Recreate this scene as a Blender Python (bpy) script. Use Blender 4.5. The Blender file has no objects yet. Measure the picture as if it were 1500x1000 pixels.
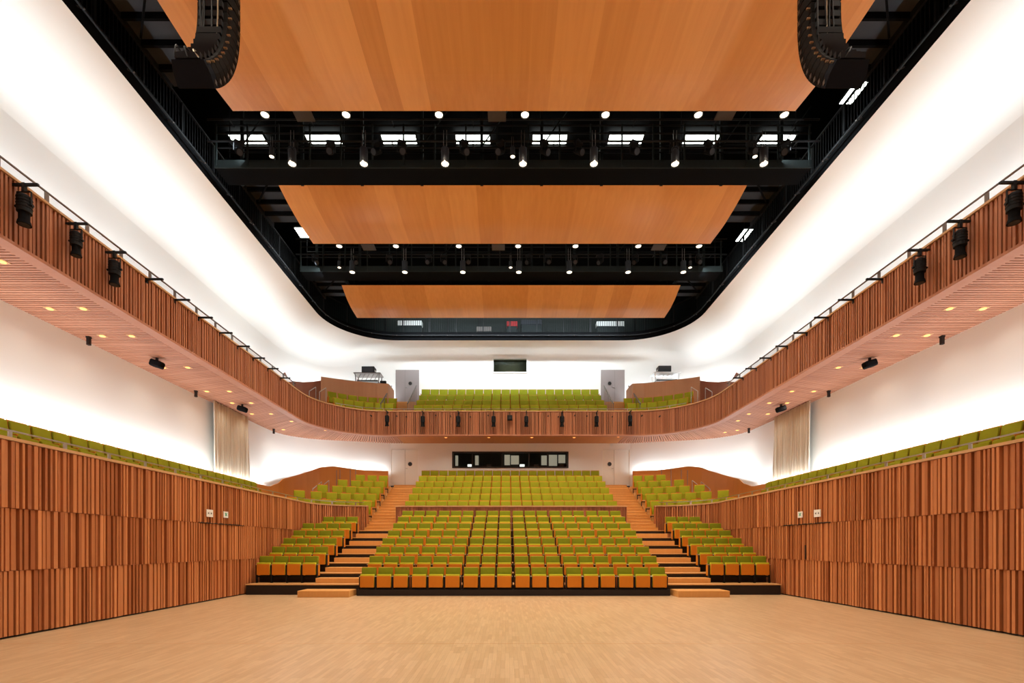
import bpy, bmesh, math, random
from mathutils import Vector, Matrix
PI = math.pi
# ---------------------------------------------------------------- camera, world, exposure
scn = bpy.context.scene
F = 17.0 / 36.0 * 1500.0           # focal length in pixels of the 1500 px wide frame
CX, CY = 742.0, 799.0              # vanishing point of the hall axis
CAMX, CAMZ = -0.22, 1.6
cam_d = bpy.data.cameras.new('camera')
cam = bpy.data.objects.new('camera', cam_d)
scn.collection.objects.link(cam)
cam.location = (CAMX, 0, CAMZ)
cam.rotation_euler = (PI / 2, 0, 0)
cam_d.lens = 17.0
cam_d.sensor_width = 36.0
cam_d.sensor_fit = 'HORIZONTAL'
cam_d.shift_x = (750 - CX) / 1500.0
cam_d.shift_y = (CY - 500) / 1500.0
cam_d.clip_start = 0.05
cam_d.clip_end = 200
scn.camera = cam
scn.view_settings.view_transform = 'Standard'
scn.view_settings.look = 'None'
scn.view_settings.gamma = 1.0
scn.view_settings.exposure = 0.0
scn.view_settings.use_curve_mapping = False
w = bpy.data.worlds.new('world')
scn.world = w
w.use_nodes = True
w.node_tree.nodes['Background'].inputs[0].default_value = (0.9, 0.95, 1, 1)
w.node_tree.nodes['Background'].inputs[1].default_value = 0.02
scn.cycles.sample_clamp_indirect = 6.0
WARM = (1.0, 0.84, 0.63)
COOL = (0.80, 0.93, 1.0)
K_SPOT, K_STAGE, K_UP, K_LOW, K_WASH, K_DOWN = 450, 480, 31, 25, 11, 20   # lamp powers


def area(name, loc, sx, sy, direction, power, col, spread=PI):
    d = bpy.data.lights.new(name, 'AREA')
    d.shape = 'RECTANGLE'
    d.size, d.size_y = sx, sy
    d.energy, d.color, d.spread = power, col, spread
    o = bpy.data.objects.new(name, d)
    scn.collection.objects.link(o)
    o.location = loc
    o.rotation_euler = Vector(direction).to_track_quat('-Z', 'Y').to_euler()
    return o


def strip(name, p, q, direction, power_per_m, col, width=0.12, spread=PI):
    """long thin lamp from p to q shining along direction"""
    p, q = Vector(p), Vector(q)
    d = Vector(direction).normalized()
    xa = (q - p).normalized()
    za = -d
    ya = za.cross(xa).normalized()
    za = xa.cross(ya)
    L = (q - p).length
    o = area(name, (p + q) / 2, L, width, direction, power_per_m * L, col, spread)
    o.rotation_euler = Matrix((xa, ya, za)).transposed().to_euler()
    return o


# wall washers up in the ceiling void, shaded from the soffit by the edge of the ceiling opening
for s in (-1, 1):
    strip('wall_washer_light', (s * 7.6, 8.6, 14.55), (s * 7.6, 0, 14.55), (s, 0, -0.22), K_WASH, COOL, 0.3, 2.2)
    for (ya, yb) in ((14.6, 16.6), (20.3, 23.0)):
        strip('wall_washer_light', (s * 8.9, ya, 14.4), (s * 8.9, yb, 14.4), (s, 0, -0.3), K_WASH * 1.5, COOL, 0.3, 2.2)
    strip('dado_light', (s * 12.12, -5, 9.6), (s * 12.12, 24.8, 9.6), (0.12 * s, 0, 1), K_UP, COOL, 0.16)
    strip('dado_light', (s * 12.1, -5, 4.35), (s * 12.1, 24.0, 4.35), (0.10 * s, 0, 1), K_LOW, COOL, 0.16)
    strip('dado_light', (s * 12.0, 24.6, 4.9), (s * 11.3, 26.35, 5.5), (0.1 * s, 0.1, 1), K_LOW, COOL, 0.1)
    strip('dado_light', (s * 11.0, 26.65, 5.7), (s * 9.4, 27.2, 5.7), (0, 0.12, 1), K_LOW * .7, COOL, 0.1)
    strip('dado_light', (s * 9.2, 27.25, 5.7), (s * 7.2, 27.85, 5.7), (0, 0.12, 1), K_LOW * .7, COOL, 0.1)
    for i in range(5):
        a0, a1 = PI / 2 * i / 5 + .03, PI / 2 * (i + 1) / 5 - .03
        strip('dado_light', (s * (7.2 + 4.95 * math.cos(a0)), 25.15 + 4.95 * math.sin(a0), 10.0 + .6 * min(i, 1)), (s * (7.2 + 4.95 * math.cos(a1)), 25.15 + 4.95 * math.sin(a1), 10.0 + .6 * min(i, 1)),
              (s * .12 * math.cos(a0), .12 * math.sin(a0), 1), K_UP * .8, COOL, 0.12)
strip('dado_light', (-5.4, 30.2, 10.5), (5.4, 30.2, 10.5), (0, 0.08, 1), K_UP * .22, COOL)
strip('wall_washer_light', (-6.5, 26.6, 14.6), (6.5, 26.6, 14.6), (0, 1, -0.3), K_WASH * 3.2, COOL, 0.3, 2.2)

# ---------------------------------------------------------------- helpers


def at(px, py, Y=None, Z=None, X=None):
    """point of the hall seen at a pixel of the photograph, on a plane Y=, Z= or X="""
    u, v = (px - CX) / F, (CY - py) / F
    if Y is None:
        Y = (Z - CAMZ) / v if Z is not None else (X - CAMX) / u
    return Vector((CAMX + u * Y, Y, CAMZ + v * Y))


class MB:
    def __init__(self):
        self.v, self.f, self.t, self.m = [], [], [], []

    def quad(self, pts, tone=0.5, mi=0):
        b = len(self.v)
        self.v += [tuple(p) for p in pts]
        self.f.append(tuple(range(b, b + len(pts))))
        self.t.append(tone); self.m.append(mi)

    def box(self, x0, x1, y0, y1, z0, z1, tone=0.5, mi=0):
        b = len(self.v)
        self.v += [(x, y, z) for z in (z0, z1) for y in (y0, y1) for x in (x0, x1)]
        for q in ((0, 2, 3, 1), (4, 5, 7, 6), (0, 1, 5, 4), (2, 6, 7, 3), (0, 4, 6, 2), (1, 3, 7, 5)):
            self.f.append(tuple(b + i for i in q)); self.t.append(tone); self.m.append(mi)
        return self

    def bar(self, p, q, wx, wy=None, tone=0.5, mi=0, up=(0, 0, 1)):
        """rectangular bar from p to q"""
        wy = wy or wx
        p, q = Vector(p), Vector(q)
        d = (q - p).normalized()
        u = Vector(up)
        if abs(d.dot(u)) > 0.98: u = Vector((1, 0, 0))
        a = d.cross(u).normalized() * wx / 2
        c = a.cross(d).normalized() * wy / 2
        b = len(self.v)
        for e in (p, q):
            self.v += [tuple(e + s * a + t * c) for s, t in ((-1, -1), (1, -1), (1, 1), (-1, 1))]
        for qd in ((0, 1, 2, 3), (7, 6, 5, 4), (0, 4, 5, 1), (1, 5, 6, 2), (2, 6, 7, 3), (3, 7, 4, 0)):
            self.f.append(tuple(b + i for i in qd)); self.t.append(tone); self.m.append(mi)
        return self

    def cyl(self, p, q, r, r2=None, n=14, tone=0.5, mi=0, cap=True):
        r2 = r if r2 is None else r2
        p, q = Vector(p), Vector(q)
        d = (q - p).normalized()
        u = Vector((0, 0, 1)) if abs(d.z) < 0.9 else Vector((1, 0, 0))
        a = d.cross(u).normalized(); c = d.cross(a)
        b = len(self.v)
        for e, rr in ((p, r), (q, r2)):
            for i in range(n):
                th = 2 * PI * i / n
                self.v.append(tuple(e + (a * math.cos(th) + c * math.sin(th)) * rr))
        for i in range(n):
            j = (i + 1) % n
            self.f.append((b + i, b + j, b + n + j, b + n + i)); self.t.append(tone); self.m.append(mi)
        if cap:
            self.f.append(tuple(b + i for i in reversed(range(n)))); self.t.append(tone); self.m.append(mi)
            self.f.append(tuple(b + n + i for i in range(n))); self.t.append(tone); self.m.append(mi)
        return self

    def rbox(self, x0, x1, y0, y1, z0, z1, r=0.01, seg=2, tone=0.5, mi=0, rot=None):
        bm = bmesh.new()
        bmesh.ops.create_cube(bm, size=1)
        bmesh.ops.scale(bm, vec=(x1 - x0, y1 - y0, z1 - z0), verts=bm.verts)
        bmesh.ops.bevel(bm, geom=bm.edges[:], offset=r, segments=seg, profile=0.5, affect='EDGES')
        if rot: bmesh.ops.rotate(bm, cent=(0, 0, 0), matrix=rot, verts=bm.verts)
        bmesh.ops.translate(bm, vec=((x0 + x1) / 2, (y0 + y1) / 2, (z0 + z1) / 2), verts=bm.verts)
        b = len(self.v)
        for i, v in enumerate(bm.verts): v.index = i
        self.v += [tuple(v.co) for v in bm.verts]
        for fc in bm.faces:
            self.f.append(tuple(b + v.index for v in fc.verts)); self.t.append(tone); self.m.append(mi)
        bm.free()
        return self

    def strip(self, A, B, tone=0.5, mi=0):
        """faces between two polylines of equal length"""
        for i in range(len(A) - 1):
            self.quad((A[i], A[i + 1], B[i + 1], B[i]), tone, mi)
        return self

    def mesh(self, name, smooth=None):
        me = bpy.data.meshes.new(name)
        me.from_pydata(self.v, [], self.f)
        if smooth:
            bm = bmesh.new(); bm.from_mesh(me)
            bmesh.ops.remove_doubles(bm, verts=bm.verts, dist=1e-5)
            bm.to_mesh(me); bm.free()
        if len(me.polygons) == len(self.t):
            at_ = me.attributes.new('tone', 'FLOAT', 'FACE')
            at_.data.foreach_set('value', self.t)
            me.polygons.foreach_set('material_index', self.m)
        if smooth:
            me.polygons.foreach_set('use_smooth', [True] * len(me.polygons))
            me.set_sharp_from_angle(angle=smooth)
        me.update()
        return me

    def build(self, name, mats, parent=None, smooth=None, recalc=True):
        me = self.mesh(name, smooth)
        if recalc:
            bm = bmesh.new(); bm.from_mesh(me)
            bmesh.ops.recalc_face_normals(bm, faces=bm.faces)
            bm.to_mesh(me); bm.free()
        for m in (mats if isinstance(mats, (list, tuple)) else [mats]): me.materials.append(m)
        o = bpy.data.objects.new(name, me)
        scn.collection.objects.link(o)
        if parent: o.parent = parent
        return o


def tag(o, label=None, cat=None, group=None, kind=None):
    if label: o['label'] = label
    if cat: o['category'] = cat
    if group: o['group'] = group
    if kind: o['kind'] = kind
    return o


def thing(name, label, cat, loc=(0, 0, 0), rz=0, group=None):
    o = bpy.data.objects.new(name, None)
    o.empty_display_size = 0.1
    scn.collection.objects.link(o)
    o.location = loc; o.rotation_euler = (0, 0, rz)
    return tag(o, label, cat, group)


def struct(mb, name, mat, label=None, smooth=None):
    return tag(mb.build(name, mat, smooth=smooth), label, kind='structure')


def copy_tree(o, parent=None):
    c = o.copy(); scn.collection.objects.link(c); c.parent = parent
    for ch in o.children: copy_tree(ch, c)
    return c


ORD = ('zeroth first second third fourth fifth sixth seventh eighth ninth tenth eleventh twelfth thirteenth fourteenth fifteenth '
       'sixteenth seventeenth eighteenth nineteenth twentieth').split() + ['twenty-first', 'twenty-second', 'twenty-third', 'twenty-fourth', 'twenty-fifth']


def ordf(i, n, end):
    """position counted from the nearer end"""
    return ORD[i + 1]


def rr(X, Yb, R, Y0=-6.0, Xe=0.0, nst=1, narc=12, nb=1):
    """left half of a hall outline: along -X, round a corner, along the back"""
    P = [(-X, Y0 + (Yb - R - Y0) * i / nst) for i in range(nst + 1)]
    P += [(-X + R - R * math.cos(PI / 2 * i / narc), Yb - R + R * math.sin(PI / 2 * i / narc)) for i in range(1, narc + 1)]
    xs = -X + R
    P += [(xs + (Xe - xs) * i / nb, Yb) for i in range(1, nb + 1)]
    return P


def mir(P):
    """left half outline (ending on the axis) to the whole outline"""
    Q = list(P)
    return Q + [(-x, y) for x, y in reversed(Q if abs(Q[-1][0]) > 1e-6 else Q[:-1])]


def flip(P): return [(-x, y) for x, y in P]


def chaikin(P, n=2):
    for _ in range(n):
        Q = [P[0]]
        for a, b in zip(P[:-1], P[1:]):
            Q.append((a[0] * .75 + b[0] * .25, a[1] * .75 + b[1] * .25))
            Q.append((a[0] * .25 + b[0] * .75, a[1] * .25 + b[1] * .75))
        Q.append(P[-1]); P = Q
    return P


def z3(P, z): return [(x, y, z(x, y) if callable(z) else z) for x, y in P]


class Path:
    def __init__(self, P):
        self.P = [Vector(p) for p in P]
        self.s = [0]
        for a, b in zip(self.P[:-1], self.P[1:]): self.s.append(self.s[-1] + (b - a).length)
        self.L = self.s[-1]
        self.k = 0

    def get(self, s):
        s = min(max(s, 0), self.L)
        lo, hi = 0, len(self.s) - 2
        while lo < hi:
            m = (lo + hi + 1) // 2
            if self.s[m] <= s: lo = m
            else: hi = m - 1
        k = lo
        a, b = self.P[k], self.P[k + 1]
        d = (b - a).normalized()
        return a + d * (s - self.s[k]), d


def slat_band(mb, P, z0, z1, side=1, wmin=.05, wmax=.13, dmin=.0, dmax=.06, seed=1, gmin=.02, gmax=.045):
    """upright slats of random width and projection with recessed grooves between; side=+1 faces right of travel"""
    rnd = random.Random(seed)
    pa = Path(P)
    s = 0
    ridge = False
    while s < pa.L - 1e-6:
        ridge = not ridge
        wd = rnd.uniform(wmin, wmax) if ridge else rnd.uniform(gmin, gmax)
        e = min(s + wd, pa.L)
        dep = (dmax - (dmax - dmin) * rnd.choice((0, 0, .15, .35))) if ridge else dmin + (dmax - dmin) * rnd.choice((0, 0, .3))
        tone = rnd.random()
        a, da = pa.get(s); b, db = pa.get(e)
        na = Vector((da.y, -da.x)) * side; nb_ = Vector((db.y, -db.x)) * side
        a2, b2 = a + na * dep, b + nb_ * dep
        za = z0(a) if callable(z0) else z0
        zb = z1(a) if callable(z1) else z1
        A = (a2.x, a2.y); B = (b2.x, b2.y); a0 = (a.x, a.y); b0 = (b.x, b.y)
        if dep > 0 or True:
            mb.quad((A + (za,), B + (za,), B + (zb,), A + (zb,)), tone)
            mb.quad((a0 + (za,), A + (za,), A + (zb,), a0 + (zb,)), tone)
            mb.quad((B + (za,), b0 + (za,), b0 + (zb,), B + (zb,)), tone)
            mb.quad((a0 + (za,), b0 + (za,), B + (za,), A + (za,)), tone)
            mb.quad((A + (zb,), B + (zb,), b0 + (zb,), a0 + (zb,)), tone)
        s = e
    return mb


def wall_solid(mb, P, off, z0, z1, side=1, tone=.5):
    """a plain wall of thickness off behind a path"""
    pa = Path(P)
    Q = []
    n = len(P)
    for i in range(n):
        a = Vector(P[max(i - 1, 0)]); b = Vector(P[min(i + 1, n - 1)])
        d = (b - a).normalized()
        nr = Vector((d.y, -d.x)) * side
        Q.append((P[i][0] - nr.x * off, P[i][1] - nr.y * off))
    A0, A1, B0, B1 = z3(P, z0), z3(P, z1), z3(Q, z0), z3(Q, z1)
    mb.strip(A0, A1, tone); mb.strip(B1, B0, tone); mb.strip(A1, B1, tone); mb.strip(B0, A0, tone)
    mb.quad((A0[0], A1[0], B1[0], B0[0]), tone); mb.quad((A0[-1], B0[-1], B1[-1], A1[-1]), tone)
    return mb


# ---------------------------------------------------------------- materials
def base_mat(name):
    m = bpy.data.materials.new(name); m.use_nodes = True
    nt = m.node_tree
    return m, nt, nt.nodes['Principled BSDF']


def plain(name, col, rough=.6, metal=0, noise=.06, scale=8, spec=.5, bump=0, bscale=60):
    m, nt, b = base_mat(name)
    N, L = nt.nodes, nt.links
    tc = N.new('ShaderNodeTexCoord'); nz = N.new('ShaderNodeTexNoise')
    nz.inputs['Scale'].default_value = scale
    L.new(tc.outputs['Object'], nz.inputs['Vector'])
    rmp = N.new('ShaderNodeMapRange')
    rmp.inputs['To Min'].default_value = 1 - noise; rmp.inputs['To Max'].default_value = 1 + noise
    L.new(nz.outputs['Fac'], rmp.inputs['Value'])
    hs = N.new('ShaderNodeHueSaturation'); hs.inputs['Color'].default_value = (*col, 1)
    L.new(rmp.outputs['Result'], hs.inputs['Value'])
    L.new(hs.outputs['Color'], b.inputs['Base Color'])
    b.inputs['Roughness'].default_value = rough
    b.inputs['Metallic'].default_value = metal
    b.inputs['Specular IOR Level'].default_value = spec
    if bump:
        n2 = N.new('ShaderNodeTexNoise'); n2.inputs['Scale'].default_value = bscale
        L.new(tc.outputs['Object'], n2.inputs['Vector'])
        bp = N.new('ShaderNodeBump'); bp.inputs['Strength'].default_value = bump; bp.inputs['Distance'].default_value = .01
        L.new(n2.outputs['Fac'], bp.inputs['Height']); L.new(bp.outputs['Normal'], b.inputs['Normal'])
    return m


def wood(name, c0, c1, stretch=(30, 30, 1.2), rough=.45, tone=.35, spec=.4, coat=0, grain=.5):
    """c0 dark, c1 light; tone comes from the per-face attribute, grain from stretched noise"""
    m, nt, b = base_mat(name)
    N, L = nt.nodes, nt.links
    tc = N.new('ShaderNodeTexCoord'); mp = N.new('ShaderNodeMapping'); mp.inputs['Scale'].default_value = stretch
    L.new(tc.outputs['Object'], mp.inputs['Vector'])
    nz = N.new('ShaderNodeTexNoise'); nz.inputs['Scale'].default_value = 1.0; nz.inputs['Detail'].default_value = 5
    L.new(mp.outputs['Vector'], nz.inputs['Vector'])
    atn = N.new('ShaderNodeAttribute'); atn.attribute_name = 'tone'
    ma = N.new('ShaderNodeMath'); ma.operation = 'MULTIPLY_ADD'
    L.new(atn.outputs['Fac'], ma.inputs[0]); ma.inputs[1].default_value = tone; ma.inputs[2].default_value = .5 - tone / 2 - grain / 2
    mb_ = N.new('ShaderNodeMath'); mb_.operation = 'MULTIPLY_ADD'; mb_.use_clamp = True
    L.new(nz.outputs['Fac'], mb_.inputs[0]); mb_.inputs[1].default_value = grain; L.new(ma.outputs[0], mb_.inputs[2])
    mx = N.new('ShaderNodeMix'); mx.data_type = 'RGBA'
    mx.inputs['A'].default_value = (*c0, 1); mx.inputs['B'].default_value = (*c1, 1)
    L.new(mb_.outputs[0], mx.inputs['Factor'])
    L.new(mx.outputs['Result'], b.inputs['Base Color'])
    b.inputs['Roughness'].default_value = rough
    b.inputs['Specular IOR Level'].default_value = spec
    b.inputs['Coat Weight'].default_value = coat
    b.inputs['Coat Roughness'].default_value = .25
    return m


def emit(name, col, strength):
    m, nt, b = base_mat(name)
    b.inputs['Base Color'].default_value = (*col, 1)
    b.inputs['Emission Color'].default_value = (*col, 1)
    b.inputs['Emission Strength'].default_value = strength
    return m


def floor_mat():
    m, nt, b = base_mat('stage_boards')
    N, L = nt.nodes, nt.links
    tc = N.new('ShaderNodeTexCoord'); mp = N.new('ShaderNodeMapping'); mp.inputs['Rotation'].default_value = (0, 0, PI / 2)
    L.new(tc.outputs['Object'], mp.inputs['Vector'])
    br = N.new('ShaderNodeTexBrick')
    br.inputs['Scale'].default_value = 1.0
    br.inputs['Brick Width'].default_value = .45; br.inputs['Row Height'].default_value = .06
    br.inputs['Mortar Size'].default_value = .0008; br.inputs['Bias'].default_value = 0
    br.offset = .37; br.offset_frequency = 3
    br.inputs['Color1'].default_value = (.50, .325, .175, 1); br.inputs['Color2'].default_value = (.60, .415, .245, 1)
    br.inputs['Mortar'].default_value = (.30, .17, .08, 1)
    L.new(mp.outputs['Vector'], br.inputs['Vector'])
    m2 = N.new('ShaderNodeMapping'); m2.inputs['Scale'].default_value = (40, 2.2, 1)
    L.new(tc.outputs['Object'], m2.inputs['Vector'])
    nz = N.new('ShaderNodeTexNoise'); nz.inputs['Scale'].default_value = 1; nz.inputs['Detail'].default_value = 4
    L.new(m2.outputs['Vector'], nz.inputs['Vector'])
    rm = N.new('ShaderNodeMapRange'); rm.inputs['To Min'].default_value = .86; rm.inputs['To Max'].default_value = 1.14
    L.new(nz.outputs['Fac'], rm.inputs['Value'])
    hs = N.new('ShaderNodeHueSaturation'); L.new(br.outputs['Color'], hs.inputs['Color']); L.new(rm.outputs['Result'], hs.inputs['Value'])
    L.new(hs.outputs['Color'], b.inputs['Base Color'])
    b.inputs['Roughness'].default_value = .3
    b.inputs['Specular IOR Level'].default_value = .45
    return m


M = {}
M['slat'] = wood('slat_wood', (.27, .07, .018), (.68, .27, .10), (14, 14, .8), .5, .7, grain=.4)
M['balc'] = wood('balcony_slat_wood', (.25, .075, .03), (.54, .22, .105), (14, 14, .8), .5, .5, grain=.35)
M['cap'] = wood('pale_cap_wood', (.50, .27, .12), (.72, .44, .22), (4, 4, 20), .45, .2)
M['gapshade'] = plain('soffit_gap_shade', (.07, .022, .014), .9)  # shade between the soffit slats, painted as a dark gap colour
M['soffit'] = wood('soffit_wood', (.36, .14, .075), (.54, .245, .145), (.6, 10, 10), .5, .5)
M['soffitc'] = wood('soffit_panel_wood', (.42, .15, .035), (.58, .24, .07), (6, .6, 6), .5, .3)
M['panel'] = wood('reflector_veneer', (.58, .225, .05), (.84, .41, .13), (9, .35, 9), .38, .55, spec=.5, coat=.25, grain=.55)
M['dado'] = wood('dado_veneer', (.50, .17, .03), (.68, .27, .06), (2, 2, .4), .4, .3)
M['dadod'] = wood('dark_dado_veneer', (.34, .115, .06), (.44, .16, .085), (2, 2, .4), .4, .3)
M['screen'] = wood('booth_veneer', (.50, .24, .12), (.66, .36, .20), (9, 9, .5), .45, .4)
M['deck'] = wood('deck_wood', (.52, .27, .09), (.76, .44, .18), (8, 8, 8), .4, .2)
M['step'] = wood('step_wood', (.56, .26, .07), (.78, .42, .14), (12, 3, .8), .4, .4)
M['seatwood'] = wood('seat_veneer', (.52, .165, .01), (.68, .24, .02), (6, 6, 1.5), .5, .2, spec=.2)
M['edge'] = plain('top_lit_upholstery', (.50, .47, .02), .85, noise=.1, scale=6, spec=.2)  # same seat fabric, brightened to paint in light from above
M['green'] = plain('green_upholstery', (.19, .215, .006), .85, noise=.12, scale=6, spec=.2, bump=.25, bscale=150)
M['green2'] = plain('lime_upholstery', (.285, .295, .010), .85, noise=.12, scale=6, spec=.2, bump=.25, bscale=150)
M['black'] = plain('black_steel', (.008, .008, .009), .6, 0, spec=.25)
M['blackw'] = plain('black_void_paint', (.004, .004, .0045), .9, spec=.05)
M['riser'] = plain('black_riser', (.016, .011, .010), .55, spec=.35)
M['dgrey'] = plain('dark_grey_board', (.026, .028, .034), .6, spec=.3)
M['dgreen'] = plain('void_back_boards', (.016, .021, .020), .7, spec=.2)
M['grey'] = plain('brushed_post_steel', (.20, .17, .155), .4, .7)
M['rail'] = plain('handrail_steel', (.5, .46, .42), .3, .9)
M['white'] = plain('white_plaster', (.88, .86, .82), .75, noise=.015, scale=.6, spec=.2)
M['wdoor'] = plain('white_door_paint', (.84, .81, .74), .5, noise=.01)
M['gdoor'] = plain('grey_door_paint', (.29, .24, .23), .5, noise=.02)
M['dark'] = plain('dark_glass_trim', (.02, .018, .015), .3)
M['curtain'] = plain('cream_curtain', (.72, .66, .54), .9, noise=.05, scale=2, spec=.1)
M['baffle'] = plain('baffle_board', (.06, .05, .045), .7)
M['floor'] = floor_mat()
M['spk'] = plain('speaker_grille', (.008, .008, .009), .85, spec=.08)
M['spkside'] = plain('speaker_cabinet', (.010, .007, .005), .8, spec=.06)
M['spkbot'] = plain('speaker_base_plate', (.011, .012, .016), .9, spec=.05)
M['brass'] = plain('pale_rigging_metal', (.45, .38, .26), .35, .9)
M['lamp'] = emit('pendant_lamp_face', (1, .84, .60), 5)
M['down'] = emit('soffit_lamp_face', (1, .42, .10), 2.2)
M['panelite'] = emit('roof_light_face', (.93, 1, .92), 9)
M['boothlit'] = emit('booth_panel_glow', (1, .90, .74), .32)  # brightness of the booth panels is put in as emission
M['screenlit'] = emit('booth_monitor', (.95, 1, 1), 2)
M['signw'] = plain('white_sign', (.85, .85, .83), .5)
M['signg'] = plain('green_sign_mark', (.05, .45, .28), .5)
M['red'] = plain('red_cloth', (.35, .02, .02), .7)


def glass(name, tint, mixf):
    m, nt, b = base_mat(name)
    b.inputs['Base Color'].default_value = (*tint, 1)
    b.inputs['Roughness'].default_value = .03
    b.inputs['Transmission Weight'].default_value = mixf
    b.inputs['IOR'].default_value = 1.06
    return m


M['glass'] = glass('rail_glass', (.9, .93, .95), 1.0)
M['bglass'] = glass('booth_glass', (.75, .78, .70), 1.0)

# ================================================================ SETTING
XL = 8.88
LW = rr(XL, 22.5, 2.15, Y0=-6, Xe=-6.68, narc=14)
ZT = 3.44
# stage floor
struct(MB().box(-9.4, 9.4, -6, 16.6, -.1, 0), 'floor', M['floor'], 'pale maple strip floor of the stage area')
g = MB(); g.box(-8.8, 8.8, 7.9, 7.912, 0, .0015)
struct(g, 'trim_1', M['cap'], 'thin joint across the stage floor')
# lower side walls
for s, side in ((-1, 'left'), (1, 'right')):
    P = LW if s < 0 else flip(LW)
    sd = 1 if s < 0 else -1
    mb = MB()
    wall_solid(mb, P, .14, 0, ZT, sd, .1)
    struct(mb, 'wall_' + side, M['slat'], 'core of the slatted side wall')
    for b_, (z0, z1, off) in enumerate(((.035, 1.165, 0), (1.165, 2.25, .0), (2.25, ZT - .03, .0))):
        sb = MB()
        slat_band(sb, P, z0 + .004, z1 - .004, sd, .035, .085, .0 + .015 * b_, .085 + .018 * b_, seed=11 + b_ * 7 + (s > 0) * 100, gmin=.028, gmax=.055)
        struct(sb, 'wall_' + side, M['slat'], 'band of upright timber slats on the side wall')
    # cap
    cp = MB(); Q = [(x, y) for x, y in P]
    pa = Path(P)
    A = []; B = []
    for i in range(121):
        p, d = pa.get(pa.L * i / 120); n_ = Vector((d.y, -d.x)) * sd
        A.append(p + n_ * .13); B.append(p - n_ * .18)
    a0 = [(p.x, p.y, ZT - .025) for p in A]; a1 = [(p.x, p.y, ZT + .03) for p in A]
    b0 = [(p.x, p.y, ZT - .025) for p in B]; b1 = [(p.x, p.y, ZT + .03) for p in B]
    cp.strip(a0, a1); cp.strip(a1, b1); cp.strip(b1, b0); cp.strip(b0, a0); cp.quad((a0[0], a1[0], b1[0], b0[0])); cp.quad((a0[-1], a1[-1], b1[-1], b0[-1]))
    struct(cp, 'trim_2', M['cap'], 'pale timber cap of the side wall')
    bs = MB(); pb = []; pc = []
    for i in range(121):
        p, d = pa.get(pa.L * i / 120); n_ = Vector((d.y, -d.x)) * sd
        pb.append(p + n_ * .012)
    bs.strip([(p.x, p.y, 0.001) for p in pb], [(p.x, p.y, .034) for p in pb])
    struct(bs, 'baseboard_' + side, M['riser'], 'black shadow gap under the slatted wall')
    # flush door head hidden in the slats
    dm = MB(); dm.box(*sorted((s * (XL - .115), s * (XL - .07))), 13.45, 15.75, 2.235, 2.268)
    struct(dm, 'door_%d' % (5 if s < 0 else 6), M['riser'], 'dark head line of a flush door in the slatted wall')
    dm = MB(); dm.box(*sorted((s * (XL - .10), s * (XL - .09))), 14.55, 14.6, 1.2, 1.62)
    hd = dm.build('door_pull', M['riser'])
    tag(hd, 'slim dark recessed pull in the flush door of the %s slatted wall' % side, 'door pull')

# gallery behind the side walls: walkway and raised seat platform
for s in (-1, 1):
    mb = MB()
    mb.box(*sorted((s * 9.03, s * 12.5)), -6, 24.0, 2.35, 2.5)
    mb.box(*sorted((s * 11.2, s * 11.94)), 5, 22.6, 2.5, 3.55)
    struct(mb, 'floor', M['deck'], 'floor of the side gallery')

# white walls, lower part
WL = chaikin([(-12.47, -6), (-12.47, 16), (-12.47, 24.2), (-12.3, 25.9), (-11.2, 26.95), (-10, 27.35), (-8.5, 27.72), (-7.2, 28.1), (-6.4, 28.15)], 2) + [(0, 28.15)]
BK = [p for p in WL]
for s, side in ((-1, 'left'), (1, 'right')):
    P = [p for p in WL if p[0] < -6.9] + [(-6.96, 28.12)]
    P = P if s < 0 else flip(P)
    mb = MB(); wall_solid(mb, P, .2, 2.4, 7.6, 1 if s < 0 else -1)
    struct(mb, 'wall_' + side, M['white'], 'white plaster wall of the lower level', smooth=.5)
# lower back wall with openings for doors and the control booth window
BX0, BX1, BZ0, BZ1 = -3.33, 3.33, 6.16, 7.02
mb = MB()
ZF = 5.09
mb.box(-5.38, BX0, 28.12, 28.3, 4.4, 7.6); mb.box(BX1, 5.38, 28.12, 28.3, 4.4, 7.6)
mb.box(BX0, BX1, 28.12, 28.3, 4.4, BZ0); mb.box(BX0, BX1, 28.12, 28.3, BZ1, 7.6)
for s in (-1, 1):
    mb.box(*sorted((s * 5.38, s * 6.96)), 28.12, 28.3, ZF + 2.1, 7.6)
struct(mb, 'wall_back', M['white'], 'white back wall of the stalls')


def door(n, x0, x1, xs, Y, z0, z1, mat, porthole_x, ph_z, lab, fw=.04, fmat=None):
    d = MB(); d.box(x0, xs - .004, Y, Y + .05, z0, z1); d.box(xs + .004, x1, Y, Y + .05, z0, z1)
    root = tag(d.build('door_%d' % n, mat), lab, kind='structure')
    f = MB(); f.box(x0 - fw, x0, Y - .02, Y + .08, z0, z1 + fw); f.box(x1, x1 + fw, Y - .02, Y + .08, z0, z1 + fw); f.box(x0, x1, Y - .02, Y + .08, z1, z1 + fw)
    f.build('door_frame', fmat or mat, root)
    p = MB(); p.cyl((porthole_x, Y - .024, ph_z), (porthole_x, Y - .019, ph_z), .105, n=20)
    p.build('porthole', M['dark'], root)
    r = MB(); r.cyl((porthole_x, Y - .018, ph_z), (porthole_x, Y, ph_z), .125, n=20)
    r.build('porthole_rim', M['grey'], root)
    h = MB(); hx = xs + (.1 if porthole_x > xs else -.1)
    h.cyl((hx, Y - .05, z0 + 1.0), (hx, Y, z0 + 1.0), .02, n=8); h.bar((hx - .07, Y - .05, z0 + 1.0), (hx + .07, Y - .05, z0 + 1.0), .02)
    h.build('door_handle', M['rail'], root)
    g = MB(); g.box(xs - .006, xs + .006, Y - .003, Y + .02, z0, z1); g.build('door_seam', M['grey'], root)
    return root


def X_(px, Y): return (px - CX) / F * Y + CAMX
def Z_(py, Y): return (CY - py) / F * Y + CAMZ


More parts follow.
